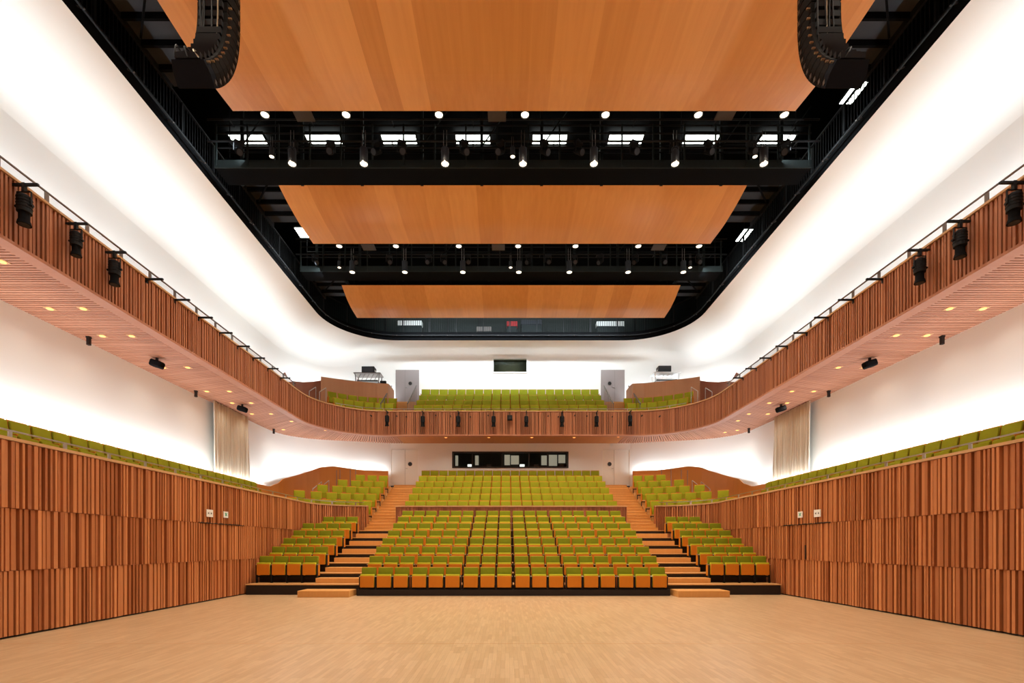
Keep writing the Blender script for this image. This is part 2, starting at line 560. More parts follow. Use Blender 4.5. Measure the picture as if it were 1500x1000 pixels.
door(1, -6.92, -5.42, X_(593.3, 28.14), 28.14, ZF, ZF + 2.08, M['wdoor'], X_(600.8, 28.14), Z_(679.5, 28.14), 'white double door with porthole, left of the back wall')
door(2, 5.42, 6.92, X_(899.6, 28.14), 28.14, ZF, ZF + 2.08, M['wdoor'], X_(892.8, 28.14), Z_(679.5, 28.14), 'white double door with porthole, right of the back wall')
YU = 30.4
ZU = 10.55
door(3, X_(579.5, YU), X_(614, YU), X_(593.3, YU), YU, ZU, ZU + 2.1, M['gdoor'], X_(601, YU), Z_(561.5, YU), 'grey double door with porthole, left of the balcony back wall', .07, M['white'])
door(4, X_(880, YU), X_(915, YU), X_(900.5, YU), YU, ZU, ZU + 2.1, M['gdoor'], X_(893, YU), Z_(561.5, YU), 'grey double door with porthole, right of the balcony back wall', .07, M['white'])

# upper white shell: vertical wall, cove, soffit up to the black ceiling edge
U = rr(12.47, YU + .05, 5.2, narc=16)
FZ = 13.8
Fa = rr(10.17, 28.75, 3.5, narc=16)
FU, FF = mir(U), mir(Fa)


def crease(x):
    """height at which the white wall starts to turn into the cove: high at the back, lower along the sides"""
    t = min(max((abs(x) - 7.2) / 4.6, 0), 1); t = t * t * (3 - 2 * t)
    return 13.42 - 1.22 * t


mb = MB(); rows_ = []
for i in range(9):
    th = PI / 2 * i / 8
    row = []
    for a, b in zip(FU, FF):
        zc = crease(a[0]); h_ = min(.85, 13.62 - zc); k = min(.36, h_ * .45) * (1 - math.cos(th))
        row.append((a[0] + (b[0] - a[0]) * k, a[1] + (b[1] - a[1]) * k, zc + h_ * math.sin(th)))
    rows_.append(row)
rows_.append([(b[0], b[1], FZ) for b in FF])
for a, b in zip(rows_[:-1], rows_[1:]): mb.strip(a, b)
struct(mb, 'ceiling', M['white'], 'white curved cove between the walls and the black ceiling opening', smooth=.6)
for s, side in ((-1, 'left'), (1, 'right')):
    P = U[:-1]
    P = P + [(-7.32, YU + .05)] if P[-1][0] < -7.32 else P
    P = P if s < 0 else flip(P)
    mb = MB(); A0 = z3(P, 7.9); A1 = z3(P, lambda x, y: crease(x)); mb.strip(A0, A1)
    struct(mb, 'wall_' + side, M['white'], 'white plaster wall above the balcony', smooth=.5)
WX0, WX1, WZ0, WZ1 = X_(723, YU), X_(771.5, YU), Z_(544.5, YU), Z_(525, YU)
mb = MB()
Yw0, Yw1 = YU + .05, YU + .25
DX = X_(614, YU) + .04
mb.box(DX, WX0, Yw0, Yw1, 9, 13.42); mb.box(WX1, -DX, Yw0, Yw1, 9, 13.42)
mb.box(WX0, WX1, Yw0, Yw1, 9, WZ0); mb.box(WX0, WX1, Yw0, Yw1, WZ1, 13.42)
for s in (-1, 1):
    mb.box(*sorted((s * DX * -1, s * 7.32)), Yw0, Yw1, ZU + 2.13, 13.42)
struct(mb, 'wall_back', M['white'], 'white back wall of the balcony')
# projection window
wn = MB(); fw = .03
wn.box(WX0 - .07, WX1 + .07, YU - .04, YU + .05, WZ1, WZ1 + .14); wn.box(WX0 - .07, WX0, YU - .02, YU + .05, WZ0 - .05, WZ1)
wn.box(WX1, WX1 + .07, YU - .02, YU + .05, WZ0 - .05, WZ1); wn.box(WX0, WX1, YU - .02, YU + .05, WZ0 - .05, WZ0)
wr = tag(wn.build('window_2', M['white']), 'projection window high in the balcony back wall', kind='structure')
p = MB(); p.box(WX0, WX1, YU + .06, YU + .07, WZ0, WZ1); p.build('pane', M['bglass'], wr)
mb = MB(); mb.box(WX0 - .3, WX1 + .3, YU + 1.6, YU + 1.7, WZ0 - .6, WZ1 + .4); mb.box(WX0 - .4, WX0 - .3, YU + .25, YU + 1.7, WZ0 - .6, WZ1 + .4)
mb.box(WX1 + .3, WX1 + .4, YU + .25, YU + 1.7, WZ0 - .6, WZ1 + .4); mb.box(WX0 - .3, WX1 + .3, YU + .25, YU + 1.7, WZ0 - .7, WZ0 - .6)
mb.box(WX0 - .3, WX1 + .3, YU + .25, YU + 1.7, WZ1 + .4, WZ1 + .5)
struct(mb, 'wall_back', plain('projection_room_paint', (.06, .075, .05), .7), 'dim green grey projection room behind the small window')
area('projection_room_fill', ((WX0 + WX1) / 2, YU + 1.0, WZ1 + .3), 1.2, .3, (0, 0.3, -1), 9, (1, .97, .85))  # unseen fill lamp, added to lighten the view through the window
pj = thing('projector', 'pale projector behind the small window high in the balcony back wall', 'projector', (X_(747.5, YU), YU + .7, WZ0 - .02))
b_ = MB(); b_.rbox(-.3, .3, 0, .5, 0, .34, .03); b_.build('body', M['grey'], pj)
b_ = MB(); b_.cyl((-.12, -.03, .2), (-.12, 0.01, .2), .08); b_.build('lens', M['dark'], pj)
b_ = MB(); b_.box(-.28, .28, .05, .45, -.58, 0); b_.build('stand', M['dark'], pj)

# control booth
mb = MB()
mb.box(BX0 - .4, BX1 + .4, 30.6, 30.7, 5.2, 7.5); mb.box(BX0 - .5, BX0 - .4, 28.3, 30.7, 5.2, 7.5); mb.box(BX1 + .4, BX1 + .5, 28.3, 30.7, 5.2, 7.5)
mb.box(BX0 - .4, BX1 + .4, 28.3, 30.7, 5.1, 5.2); mb.box(BX0 - .4, BX1 + .4, 28.3, 30.7, 7.45, 7.5)
struct(mb, 'wall_back', plain('booth_paint', (.055, .05, .04), .7), 'dark control booth behind the long window')
f = MB(); Y0 = 28.08
f.box(BX0 - .05, BX1 + .05, Y0, Y0 + .12, BZ1 - .03, BZ1 + .05); f.box(BX0 - .05, BX1 + .05, Y0, Y0 + .12, BZ0 - .05, BZ0 + .03)
f.box(BX0 - .05, BX0 + .04, Y0, Y0 + .12, BZ0 + .03, BZ1 - .03); f.box(BX1 - .04, BX1 + .05, Y0, Y0 + .12, BZ0 + .03, BZ1 - .03)
for px in (691.5, 735, 775, 802.5): f.box(X_(px, Y0) - .03, X_(px, Y0) + .03, Y0 + .02, Y0 + .1, BZ0 + .03, BZ1 - .03)
wr = tag(f.build('window_1', M['dark']), 'long dark framed control booth window in the stalls back wall', kind='structure')
p = MB(); p.box(BX0, BX1, Y0 + .05, Y0 + .058, BZ0, BZ1); p.build('pane', M['bglass'], wr)
# booth contents
YB = 30.55
for i, (a, b, c, d_, lab) in enumerate(((667, 671, 667, 682, 'glowing narrow blind'), (696, 701, 667, 681, 'glowing slim blind'), (739, 747, 666, 681, 'tall bright panel'),
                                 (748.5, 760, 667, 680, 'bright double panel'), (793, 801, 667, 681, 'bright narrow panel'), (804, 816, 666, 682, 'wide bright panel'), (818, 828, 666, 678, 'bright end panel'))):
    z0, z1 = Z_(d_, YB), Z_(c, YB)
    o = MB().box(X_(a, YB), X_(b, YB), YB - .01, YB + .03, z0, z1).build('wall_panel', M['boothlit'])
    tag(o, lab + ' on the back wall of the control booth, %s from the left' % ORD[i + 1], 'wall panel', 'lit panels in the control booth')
for i, (px, wd) in enumerate(((688, .5), (716, .9), (765, .34), (786, .55), (823, .9))):
    x = X_(px, 29)
    t = thing('mixing_desk', 'dark equipment desk inside the control booth, %s from the left end of its window' % ORD[i + 1], 'desk', (x, 29.0, 5.2), 0, 'desks in the control booth')
    MB().box(-wd / 2, wd / 2, 0, .5, .95, 1.03).build('desk_top', M['dark'], t)
    MB().box(-wd / 2 + .03, -wd / 2 + .07, .05, .45, 0, .95).build('leg', M['dark'], t)
    MB().box(wd / 2 - .07, wd / 2 - .03, .05, .45, 0, .95).build('leg', M['dark'], t)
    t2 = thing('monitor', '%s screen on the %s desk in the control booth' % ('lit' if i in (0, 2) else 'dark', ORD[i + 1]), 'monitor', (x, 29.2, 6.23))
    MB().box(-.14, .14, 0, .03, .06, .28).build('display', M['screenlit'] if i in (0, 2) else M['grey'], t2)
    MB().box(-.03, .03, .0, .05, 0, .07).build('stand', M['dark'], t2)

# stage end behind the camera, closing the hall
mb = MB(); mb.box(-12.6, 12.6, -6.2, -6, 0, 14.5)
struct(mb, 'wall_front', wood('stage_end_wood', (.40, .17, .07), (.55, .26, .12), (6, 6, .6), .5, .2), 'timber wall at the stage end of the hall')

# balcony
BF = rr(10.0, 26.1, 3.4, narc=16)
SF = [p for p in WL]
ZS, ZP = 7.55, 8.84
bfull = mir(BF)
mb = MB(); slat_band(mb, bfull, ZS + .03, ZP - .03, 1, .045, .062, .0, .06, seed=5, gmin=.036, gmax=.046)
struct(mb, 'wall_balcony', M['balc'], 'curved balcony front of upright timber slats')
mb = MB(); wall_solid(mb, bfull, .12, ZS, ZP - .02, 1, .1)
struct(mb, 'wall_balcony', M['balc'], 'core of the balcony front')


def ribbon(P, off_a, off_b, z0, z1, sd=1, n=240):
    pa = Path(P); A = []; B = []
    for i in range(n + 1):
        p, d = pa.get(pa.L * i / n); n_ = Vector((d.y, -d.x)) * sd
        A.append(p + n_ * off_a); B.append(p - n_ * off_b)
    a0 = [(p.x, p.y, z0) for p in A]; a1 = [(p.x, p.y, z1) for p in A]
    b0 = [(p.x, p.y, z0) for p in B]; b1 = [(p.x, p.y, z1) for p in B]
    m_ = MB(); m_.strip(a0, a1); m_.strip(a1, b1); m_.strip(b1, b0); m_.strip(b0, a0)
    m_.quad((a0[0], a1[0], b1[0], b0[0])); m_.quad((a0[-1], a1[-1], b1[-1], b0[-1]))
    return m_


struct(ribbon(bfull, .08, .16, ZP - .02, ZP + .03), 'trim_3', M['cap'], 'timber cap along the balcony front')
struct(ribbon(bfull, .07, .24, ZS - .03, ZS + .035), 'trim_4', M['soffit'], 'flat timber edge board under the balcony front')
# soffit: slats across the side galleries, plain veneer under the rear balcony
pa, pb = Path(BF), Path(WL)
mb = MB(); rnd = random.Random(3)
NS = 0
sA = [p[1] for p in BF]
# correspondence: same Y on the straight part, same fraction round the corner to X=-7
LA = 22.7 + 6; LBs = 24.2 + 6


def at_x(path, xt):
    lo, hi = path.L * .5, path.L
    for _ in range(40):
        m_ = (lo + hi) / 2
        if path.get(m_)[0].x < xt: lo = m_
        else: hi = m_
    return lo


endA, endB = at_x(pa, -6.2), at_x(pb, -6.2)
pairs = []
s = 0
while s < LA:
    pairs.append((s, min(s if s < 20 else 20 + (s - 20) * (LBs - 20) / (LA - 20), LBs))); s += (.03 if len(pairs) % 2 else rnd.uniform(.045, .08))
base = pairs[-1]
s0, b0 = base
k = 0
while s0 < endA:
    fr = (s0 - base[0]) / (endA - base[0])
    pairs.append((s0, base[1] + (endB - base[1]) * fr)); s0 += (.03 if len(pairs) % 2 else rnd.uniform(.05, .08))
pairs.append((endA, endB))
for sgn in (1, -1):
    mb = MB()
    for kk, ((a, b), (a2, b2)) in enumerate(zip(pairs[:-1], pairs[1:])):
        A, dA = pa.get(a); A2, _ = pa.get(a2); B, _ = pb.get(b); B2, _ = pb.get(b2)
        z = ZS + (.0 if kk % 2 else .045); tn = rnd.random()
        A = A + Vector((-dA.y, dA.x)) * .2; A2 = A2 + Vector((-dA.y, dA.x)) * .2
        q = [(A.x * sgn, A.y), (A2.x * sgn, A2.y), (B2.x * sgn, B2.y), (B.x * sgn, B.y)]
        mb.quad([p + (z,) for p in q], tn, kk % 2 ^ 1)  # gap faces take the painted shade colour
        for i in (0, 1, 3):
            j = (i + 1) % 4
            mb.quad((q[i] + (z,), q[j] + (z,), q[j] + (z + .1,), q[i] + (z + .1,)), tn)
    struct(mb, 'ceiling_balcony', [M['soffit'], M['gapshade']], 'slatted timber soffit under the side balcony')
mb = MB(); mb.box(-6.2, 6.2, 26.3, 28.2, ZS, ZS + .05)
struct(mb, 'ceiling_balcony', M['soffitc'], 'smooth timber soffit under the rear balcony')
# slab of balcony
mb = MB()
for s in (-1, 1):
    mb.box(*sorted((s * 10.15, s * 12.47)), -6, 24.2, ZS + .12, 7.95)
    pts = [(s * 10.15, 22.6), (s * 12.47, 22.6), (s * 12.3, 26.2), (s * 11, 28.2), (s * 6.9, 29.5), (s * 6.9, 26.3), (s * 8.6, 25.7), (s * 9.7, 24.5)]
    for z in (ZS + .12, 8.35): mb.quad([p + (z,) for p in pts])
    for i in range(8):
        j = (i + 1) % 8; mb.quad((pts[i] + (ZS + .12,), pts[j] + (ZS + .12,), pts[j] + (8.35,), pts[i] + (8.35,)))
mb.box(-6.9, 6.9, 26.3, 30.4, ZS + .12, 8.0)
struct(mb, 'floor', M['deck'], 'floor slab of the balcony')
# balcony tiers (centre)
BROW = [(27.2, 9.57), (28.0, 10.08), (28.85, 10.64), (29.7, 11.27)]
mb = MB()
mb.box(-6.9, 6.9, 26.25, 27.15, 8.0, 8.55)
for i, (y, zt) in enumerate(BROW):
    y1 = BROW[i + 1][0] - .12 if i < 3 else YU + .04
    mb.box(-5.75, 5.75, y - .12, y1, 8.0, zt - .95)
struct(mb, 'floor', M['deck'], 'stepped timber floor of the rear balcony')
for s in (-1, 1):
    for i in range(12):
        y0 = 27.15 + i * .265
        z1 = 8.55 + (i + 1) * (ZU - 8.55) / 12
        MBs = MB().box(*sorted((s * 5.77, s * 7.18)), y0, YU + .02 if i == 11 else y0 + .265, 8.0, z1)
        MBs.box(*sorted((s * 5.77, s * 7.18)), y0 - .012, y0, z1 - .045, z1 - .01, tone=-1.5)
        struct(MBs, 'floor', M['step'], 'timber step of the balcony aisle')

# ---- upper dado and lower dado
def dado(P, zt, z0, th, mat, lab, name):
    m_ = MB()
    n = len(P); pa_ = Path(P); N_ = 110; A = []; B = []
    for i in range(N_ + 1):
        p, d = pa_.get(pa_.L * i / N_); n_ = Vector((d.y, -d.x))
        A.append(p); B.append(p - n_ * th)
    zz = [zt(p) for p in A]
    a0 = [(p.x, p.y, z0) for p in A]; a1 = [(p.x, p.y, z) for p, z in zip(A, zz)]
    b0 = [(p.x, p.y, z0) for p in B]; b1 = [(p.x, p.y, z) for p, z in zip(B, zz)]
    m_.strip(a0, a1); m_.strip(a1, b1); m_.strip(b1, b0); m_.strip(b0, a0)
    m_.quad((a0[0], a1[0], b1[0], b0[0])); m_.quad((a0[-1], a1[-1], b1[-1], b0[-1]))
    return m_


DL = chaikin([(-11.95, -6), (-11.95, 16), (-11.95, 23.8), (-11.8, 25.2), (-10.8, 26.3), (-9.8, 26.75), (-8.4, 27.15), (-7.1, 27.55)], 2) + [(-6.97, 27.6)]


def interp(t, T):
    for (a, b), (c, d) in zip(T[:-1], T[1:]):
        if t <= c: return b + (d - b) * max(0, (t - a)) / (c - a)
    return T[-1][1]


pdl = Path(DL)


def zdl(p):
    # height by how far round the corner the point is
    t = p.y if p.x < -11.82 else 25.0 + (p.x + 11.82)
    return interp(t, [(0, 4.50), (23.9, 4.52), (24.7, 4.8), (25.3, 5.25), (26.4, 5.9), (27.0, 6.0), (28.4, 5.85), (30.2, 5.87)])


PUD = [(-11.9, -6), (-11.9, 16), (-11.9, 23.5)] + rr(11.9, 29.8, 5.0, Y0=24, Xe=-7.3)[1:-1]
PUD = [p for p in PUD if p[0] < -7.4]


def zud(p):
    t = p.y if p.x < -11.85 else 25.0 + (p.x + 11.85)
    return interp(t, [(0, 9.95), (22.5, 9.98), (25.0, 10.4), (26.1, 11.2), (27.2, 11.05), (29.6, 10.95)])


for s, side in ((-1, 'left'), (1, 'right')):
    for P, zf, z0, mt, lab in ((DL, zdl, 2.5, M['dado'], 'curved orange timber dado wall around the stalls'), (PUD, zud, 8.0, M['dadod'], 'brown timber dado wall around the balcony')):
        m_ = dado(P, zf, z0, .04, mt, lab, 'x')
        if s > 0: m_.v = [(-x, y, z) for x, y, z in m_.v]
        struct(m_, 'wall_' + side, mt, lab)

# ---- stalls floors: fixed upper tiers
UROW = [(23.0 + .9 * k, 3.74 + .43 * k) for k in range(6)]
mb = MB()
mb.box(-6.7, 6.7, 22.0, 23.0 - .1, 2.1, 2.27)
for i, (y, zt) in enumerate(UROW):
    y1 = UROW[i + 1][0] - .1 if i < 5 else 28.1
    mb.box(-5.3, 5.3, y - .1 if i else 22.85, y1, 2.0, zt - .95)
struct(mb, 'floor', M['deck'], 'stepped timber floor of the upper stalls')
for s in (-1, 1):
    N_ = 17
    for i in range(N_):
        y0 = 22.0 + i * (28.1 - 22.0) / N_
        z1 = 2.27 + (i + 1) * (ZF - 2.27) / N_
        m_ = MB().box(*sorted((s * 5.32, s * 6.68)), y0, y0 + (28.1 - 22.0) / N_ if i < N_ - 1 else 28.13, 1.9, z1, tone=random.Random(i).random())
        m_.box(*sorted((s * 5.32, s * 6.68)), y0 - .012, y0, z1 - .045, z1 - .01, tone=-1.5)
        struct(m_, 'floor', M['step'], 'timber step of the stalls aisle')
    # side block tiers
    m_ = MB()
    for k in range(6):
        za = 3.74 + .42 * k - .95
        pts = [(s * 6.7, 22.85 + .8 * k)]
        for j in range(1, 11):
            t = j * .55; pts.append((s * (6.7 + t), 22.85 + .8 * k - .17 * min(t, 3) ** 2 - (0 if t < 3 else .9 * (t - 3))))
        pts = [p for p in pts if abs(p[0]) < 11.8]
        if k == 0: pts = [(s * 6.7, 22.68)] + [(s * (8.88 + .1 - 2.15 + 2.15 * math.sin(a)), 22.5 + .1 - 2.15 + 2.15 * math.cos(a)) for a in (.3, .6, .9, 1.2, 1.5)]
        if k: pts = [p for p in pts if abs(p[0]) < 6.75 + .555 * (6, 6, 5, 4, 3, 3)[k]]
        xe, ye = pts[-1]
        if k == 0: pts += [(s * 11.8, 23.2), (s * 11.8, 24.2), (s * 10.4, 24.2)]; xe, ye = s * 10.4, 23.4
        pts += [(xe, ye + .9), (s * 7.4, 24.2 + .8 * k), (s * 6.7, 24.2 + .8 * k)] if k < 4 else [(xe, 27.0), (s * 6.7, 27.4)]
        m_.quad([p + (za,) for p in pts])
        for i in range(len(pts)):
            j = (i + 1) % len(pts); m_.quad((pts[i] + (2.3,), pts[j] + (2.3,), pts[j] + (za,), pts[i] + (za,)))
    struct(m_, 'floor', M['deck'], 'stepped timber floor beside the stalls aisle')

# centre parapet in front of the upper stalls
PY = 22.62
Pc = [(-5.4, PY), (5.4, PY)]
mb = MB(); slat_band(mb, Pc, 1.95, 3.41, 1, .03, .05, .0, .04, seed=77)
struct(mb, 'wall_stalls', M['balc'], 'slatted timber parapet in front of the upper stalls')
struct(MB().box(-5.4, 5.4, PY, PY + .12, 1.95, 3.41), 'wall_stalls', M['balc'], 'core of the stalls parapet')
struct(MB().box(-5.42, 5.42, PY - .06, PY + .14, 3.41, 3.47), 'trim_5', M['cap'], 'pale timber cap of the stalls parapet')

# ================================================================ RETRACTABLE SEATING
Y00, DY = 15.4, .87


def tierz(k): return 0 if k == 0 else .345 + .32 * (k - 1)


root = thing('seating_platform', 'black telescopic tiered platform with timber decks under the lower rows', 'platform', (0, 15.2, 0))


def part(m_, name, mat, root, off=(0, 15.2, 0), **k):
    m_.v = [(x - off[0], y - off[1], z - off[2]) for x, y, z in m_.v]
    return m_.build(name, mat, root, **k)


for k in range(0, 8):
    y0 = Y00 + DY * k - (.52 if k else .0)
    y1 = Y00 + DY * (k + 1) - .52 if k < 7 else 22.54
    x = 8.74 if k in (1, 2, 3, 4, 5) else (8.2 if k == 6 else 6.66)
    if k == 0:
        part(MB().box(-5.0, 5.0, 15.42, 15.75, .0, .2), 'riser', M['riser'], root); continue
    z = tierz(k)
    if k == 6: x = 8.15
    part(MB().box(-x, x, y0, y1, z - .03, z, tone=.6), 'deck', M['deck'], root)
    part(MB().box(-x + .02, x - .02, y0 + .03, y0 + .06, max(z - .345, 0.0), z - .03), 'riser', M['riser'], root)
# aisle step blocks
for s, nm in ((-1, 'left'), (1, 'right')):
    for k in range(0, 8):
        z = tierz(k)
        yf = Y00 + DY * (k + 1) - .52
        x0, x1 = 5.02 + .0, 6.62
        if k == 0: z0, zt, ya, yb = 0, .2, 14.98, 15.72
        elif k == 7: z0, zt, ya, yb = z, z, 0, 0
        else: z0, zt, ya, yb = z, z + .17, yf - .42, yf + .02
        if k == 7: continue
        o = MB().rbox(0 - .8, .8, 0, yb - ya, 0, zt - z0, .006, 1)
        o = o.build('step_block', M['step'])
        o.location = (s * 5.82 if k else s * 5.9, ya, z0)
        tag(o, 'pale timber half step, %s up the %s aisle of the lower seating' % (ORD[k + 1], nm), 'step', 'timber half steps in the lower aisles')


# ---------------------------------------------------------------- seats
def make_seat(kind):
    """front faces -Y, origin on the floor under the front of the tipped-up pan"""
    t = thing('theatre_seat', 'seat', 'seat')
    low = kind == 'low'
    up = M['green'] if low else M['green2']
    zb, zt = (.27, .635) if low else (.30, .56)
    hw = .225
    tilt = Matrix.Rotation(-.10, 3, 'X')
    m_ = MB().rbox(-hw, hw, .0, .018, zb, zt, .006, 1, rot=tilt.to_4x4() if False else None)
    m_.build('seat_panel', M['seatwood'] if low else up, t, smooth=.7)
    m_ = MB().rbox(-hw, hw, .018, .11, zb + .01, zt + (.05 if low else .03), .016, 3)
    m_.build('seat_cushion', M['edge'] if low else up, t, smooth=.7)  # low cushions wear the painted top-lit colour
    bz = .50 if low else .44
    m_ = MB().rbox(-.235, .235, .20, .265, bz, .90 if low else .95, .022, 3, rot=Matrix.Rotation(-.14, 4, 'X'))
    m_.build('backrest', up, t, smooth=.7)
    m_ = MB().rbox(-.246, .246, .265, .287, .32, .912 if low else .985, .006, 1, rot=Matrix.Rotation(-.14, 4, 'X'))
    m_.build('back_panel', M['seatwood'], t)
    for s in (-1, 1):
        m_ = MB().rbox(s * .255 - .012, s * .255 + .012, .13 if low else .06, .30, .24, .60, .004, 1)
        o = m_.build('side_panel', M['seatwood'], t)
        m_ = MB().rbox(s * .255 - .014, s * .255 + .014, .03, .27, .602, .632, .006, 1)
        m_.build('armrest', M['rail'] if low else M['seatwood'], t)
    m_ = MB()
    for s in (-1, 1): m_.box(s * .255 - .0125, s * .255 + .0125, .03 if low else .12, .128 if low else .22, 0, .60 if low else .24)
    m_.box(-.255, .255, .15, .19, .19, .235)
    m_.build('pedestal', M['black'], t)
    return t


proto = {'low': make_seat('low'), 'high': make_seat('high')}
used = set()
extra = []


def seat(kind, x, y, z, rz, label, group, sc=1.0, mass=False):
    if mass:
        extra.append((kind, x, y, z, rz, sc)); return
    if kind in used: o = copy_tree(proto[kind])
    else: o = proto[kind]; used.add(kind)
    o.location = (x, y, z); o.rotation_euler = (0, 0, rz); o.scale = (sc, 1, 1)
    o['label'] = label; o['group'] = group


# central telescopic block: 8 rows of 18 in units of three
for k in range(8):
    for j in range(18):
        u, v = divmod(j, 3)
        x = (u - 2.5) * 1.653 + (v - 1) * .535
        row = 'front' if k == 0 else ORD[k + 1]
        lab = 'green tip-up seat, %s row of the central lower block, %s from the left end' % (row, ORD[j + 1])
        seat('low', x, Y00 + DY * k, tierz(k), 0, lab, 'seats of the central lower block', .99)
for s, nm in ((-1, 'left'), (1, 'right')):
    for k in range(1, 7):
        n = 4 if k < 6 else 3
        for j in range(n):
            x = s * (6.87 + .515 * j)
            lab = 'green tip-up seat, %s row of the %s lower side block, %s from the aisle' % ('front' if k == 1 else ORD[k], nm, ORD[j + 1])
            seat('low', x, Y00 + DY * k, tierz(k), 0, lab, 'seats of the %s lower side block' % nm, .97)
# side galleries: facing the hall's axis
for s, nm in ((-1, 'left'), (1, 'right')):
    for j in range(23):
        y = 22.05 - .53 * j
        if y < 10.2: break
        lab = 'lime green seat in the %s side gallery behind the slatted wall, %s from the back' % (nm, ORD[j + 1])
        seat('high', s * 11.5, y, 3.55, PI / 2 * (-1 if s > 0 else 1) + (.0), lab, 'seats of the %s side gallery' % nm)
# upper stalls side blocks
for s, nm in ((-1, 'left'), (1, 'right')):
    for k, n in enumerate((6, 6, 5, 4, 3)):
        for j in range(n):
            t = .28 + .555 * j
            x, y = s * (6.66 + t), 23.0 + .8 * k - .17 * t * t
            ang = math.atan(.34 * t) * .6
            lab = 'lime green seat, %s row of the %s upper side block, %s from the aisle' % ('front' if k == 0 else ORD[k + 1], nm, ORD[j + 1])
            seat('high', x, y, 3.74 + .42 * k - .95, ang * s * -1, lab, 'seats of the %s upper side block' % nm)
nind = len([o for o in scn.objects if o.name.startswith('theatre_seat')])
for k in range(6):
    for j in range(20):
        x = (j - 9.5) * .512
        mass = k > 0
        lab = 'olive green seat, front row directly behind the central parapet, %s from the left end' % ORD[j + 1]
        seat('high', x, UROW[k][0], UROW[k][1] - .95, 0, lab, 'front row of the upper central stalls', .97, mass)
for k in range(4):
    for j in range(20):
        seat('high', (j - 9.5) * .55, BROW[k][0], BROW[k][1] - .95, 0, '', '', 1.08, True)
for s in (-1, 1):
    for k, n in enumerate((6, 7)):
        for j in range(n):
            # along an arc inside the balcony front
            off = (.75, 1.5)[k]
            R = 3.4 + off; cx, cy = -6.6, 22.7 + .0
            th = PI / 2 - (.18 + j * .56) / (R + .3) * 1.0
            x, y = cx - R * math.cos(th) * 1.0, cy + R * math.sin(th)
            seat('high', s * -x if s > 0 else x, y, (8.62, 9.13)[k], (PI / 2 - th) * (1 if s < 0 else -1), '', '', 1.0, True)

mass_parts = {}
for o in proto['high'].children:
    mass_parts[o.name.split('.')[0] + o.data.materials[0].name] = None
mv, mf, mm, mats = [], [], [], []
for (kind, x, y, z, rz, sc) in extra:
    T = Matrix.Translation((x, y, z)) @ Matrix.Rotation(rz, 4, 'Z') @ Matrix.Diagonal((sc, 1, 1, 1))
    for ch in proto[kind].children:
        me = ch.data; mt = me.materials[0]
        if mt not in mats: mats.append(mt)
        mi = mats.index(mt); b = len(mv)
        mv += [tuple(T @ v.co) for v in me.vertices]
        for pl in me.polygons: mf.append(tuple(b + i for i in pl.vertices)); mm.append(mi)
me = bpy.data.meshes.new('theatre_seats')
me.from_pydata(mv, [], mf)
me.polygons.foreach_set('material_index', mm)
me.polygons.foreach_set('use_smooth', [True] * len(mf)); me.set_sharp_from_angle(angle=.6)
for m_ in mats: me.materials.append(m_)
o = bpy.data.objects.new('theatre_seats', me); scn.collection.objects.link(o)
tag(o, 'remaining far rows of lime green seats in the upper stalls and balcony', 'seats', kind='stuff')

# ================================================================ RAILS
def rail_run(P, z0, h, pitch, root, first=.3, pmat=M['grey'], post=(.09, .02), n=None, glass_=True, mid=None):
    pa_ = Path(P); s_ = first
    while s_ < pa_.L:
        p, d = pa_.get(s_)
        MB().bar((0, 0, 0), (0, 0, h), post[1], post[0]).build('post', pmat, root).location = (p.x, p.y, z0)
        root.children[-1].rotation_euler = (0, 0, math.atan2(d.y, d.x) - PI / 2 + PI / 2)
        s_ += pitch
    pts = [pa_.get(pa_.L * i / (n or 60))[0] for i in range((n or 60) + 1)]
    m_ = MB()
    for a, b in zip(pts[:-1], pts[1:]): m_.bar((a.x, a.y, z0 + h), (b.x, b.y, z0 + h), .035, .025)
    m_.build('top_rail', pmat, root)
    if mid:
        m_ = MB()
        for a, b in zip(pts[:-1], pts[1:]): m_.bar((a.x, a.y, z0 + mid), (b.x, b.y, z0 + mid), .016, .016)
        m_.build('mid_rail', pmat, root)
    if glass_:
        m_ = MB(); m_.strip([(a.x, a.y, z0 + .03) for a in pts], [(a.x, a.y, z0 + h - .02) for a in pts])
        m_.build('glass_panel', M['glass'], root)


for s, nm in ((-1, 'left'), (1, 'right')):
    P = [(s * 10.07, -5.64 + .0), (s * 10.07, 22.6)]
    r = thing('balustrade', 'low steel and glass balustrade on top of the %s side balcony front' % nm, 'railing')
    rail_run(P, ZP + .03, .3, 1.0, r, first=.0, n=2)
    P = [(s * 8.93, 5.0), (s * 8.93, 20.3)] + [(s * (8.93 - 2.2 + 2.2 * math.cos(a)), 20.4 + 2.2 * math.sin(a)) for a in (.3, .6, .9, 1.2, 1.5)]
    r = thing('handrail', 'thin pale steel handrail along the top of the %s slatted wall' % nm, 'railing')
    rail_run(P, ZT + .03, .15, 1.06, r, first=.3, pmat=M['rail'], post=(.07, .02), n=60, glass_=False)
P = mir([(-9.1, 25.1), (-8, 25.85), (-6.6, 26.17), (0, 26.17)])
r = thing('handrail', 'thin steel rail along the cap of the rear balcony front', 'railing')
rail_run(P, ZP + .03, .13, 1.1, r, pmat=M['rail'], post=(.03, .02), n=40, glass_=False)
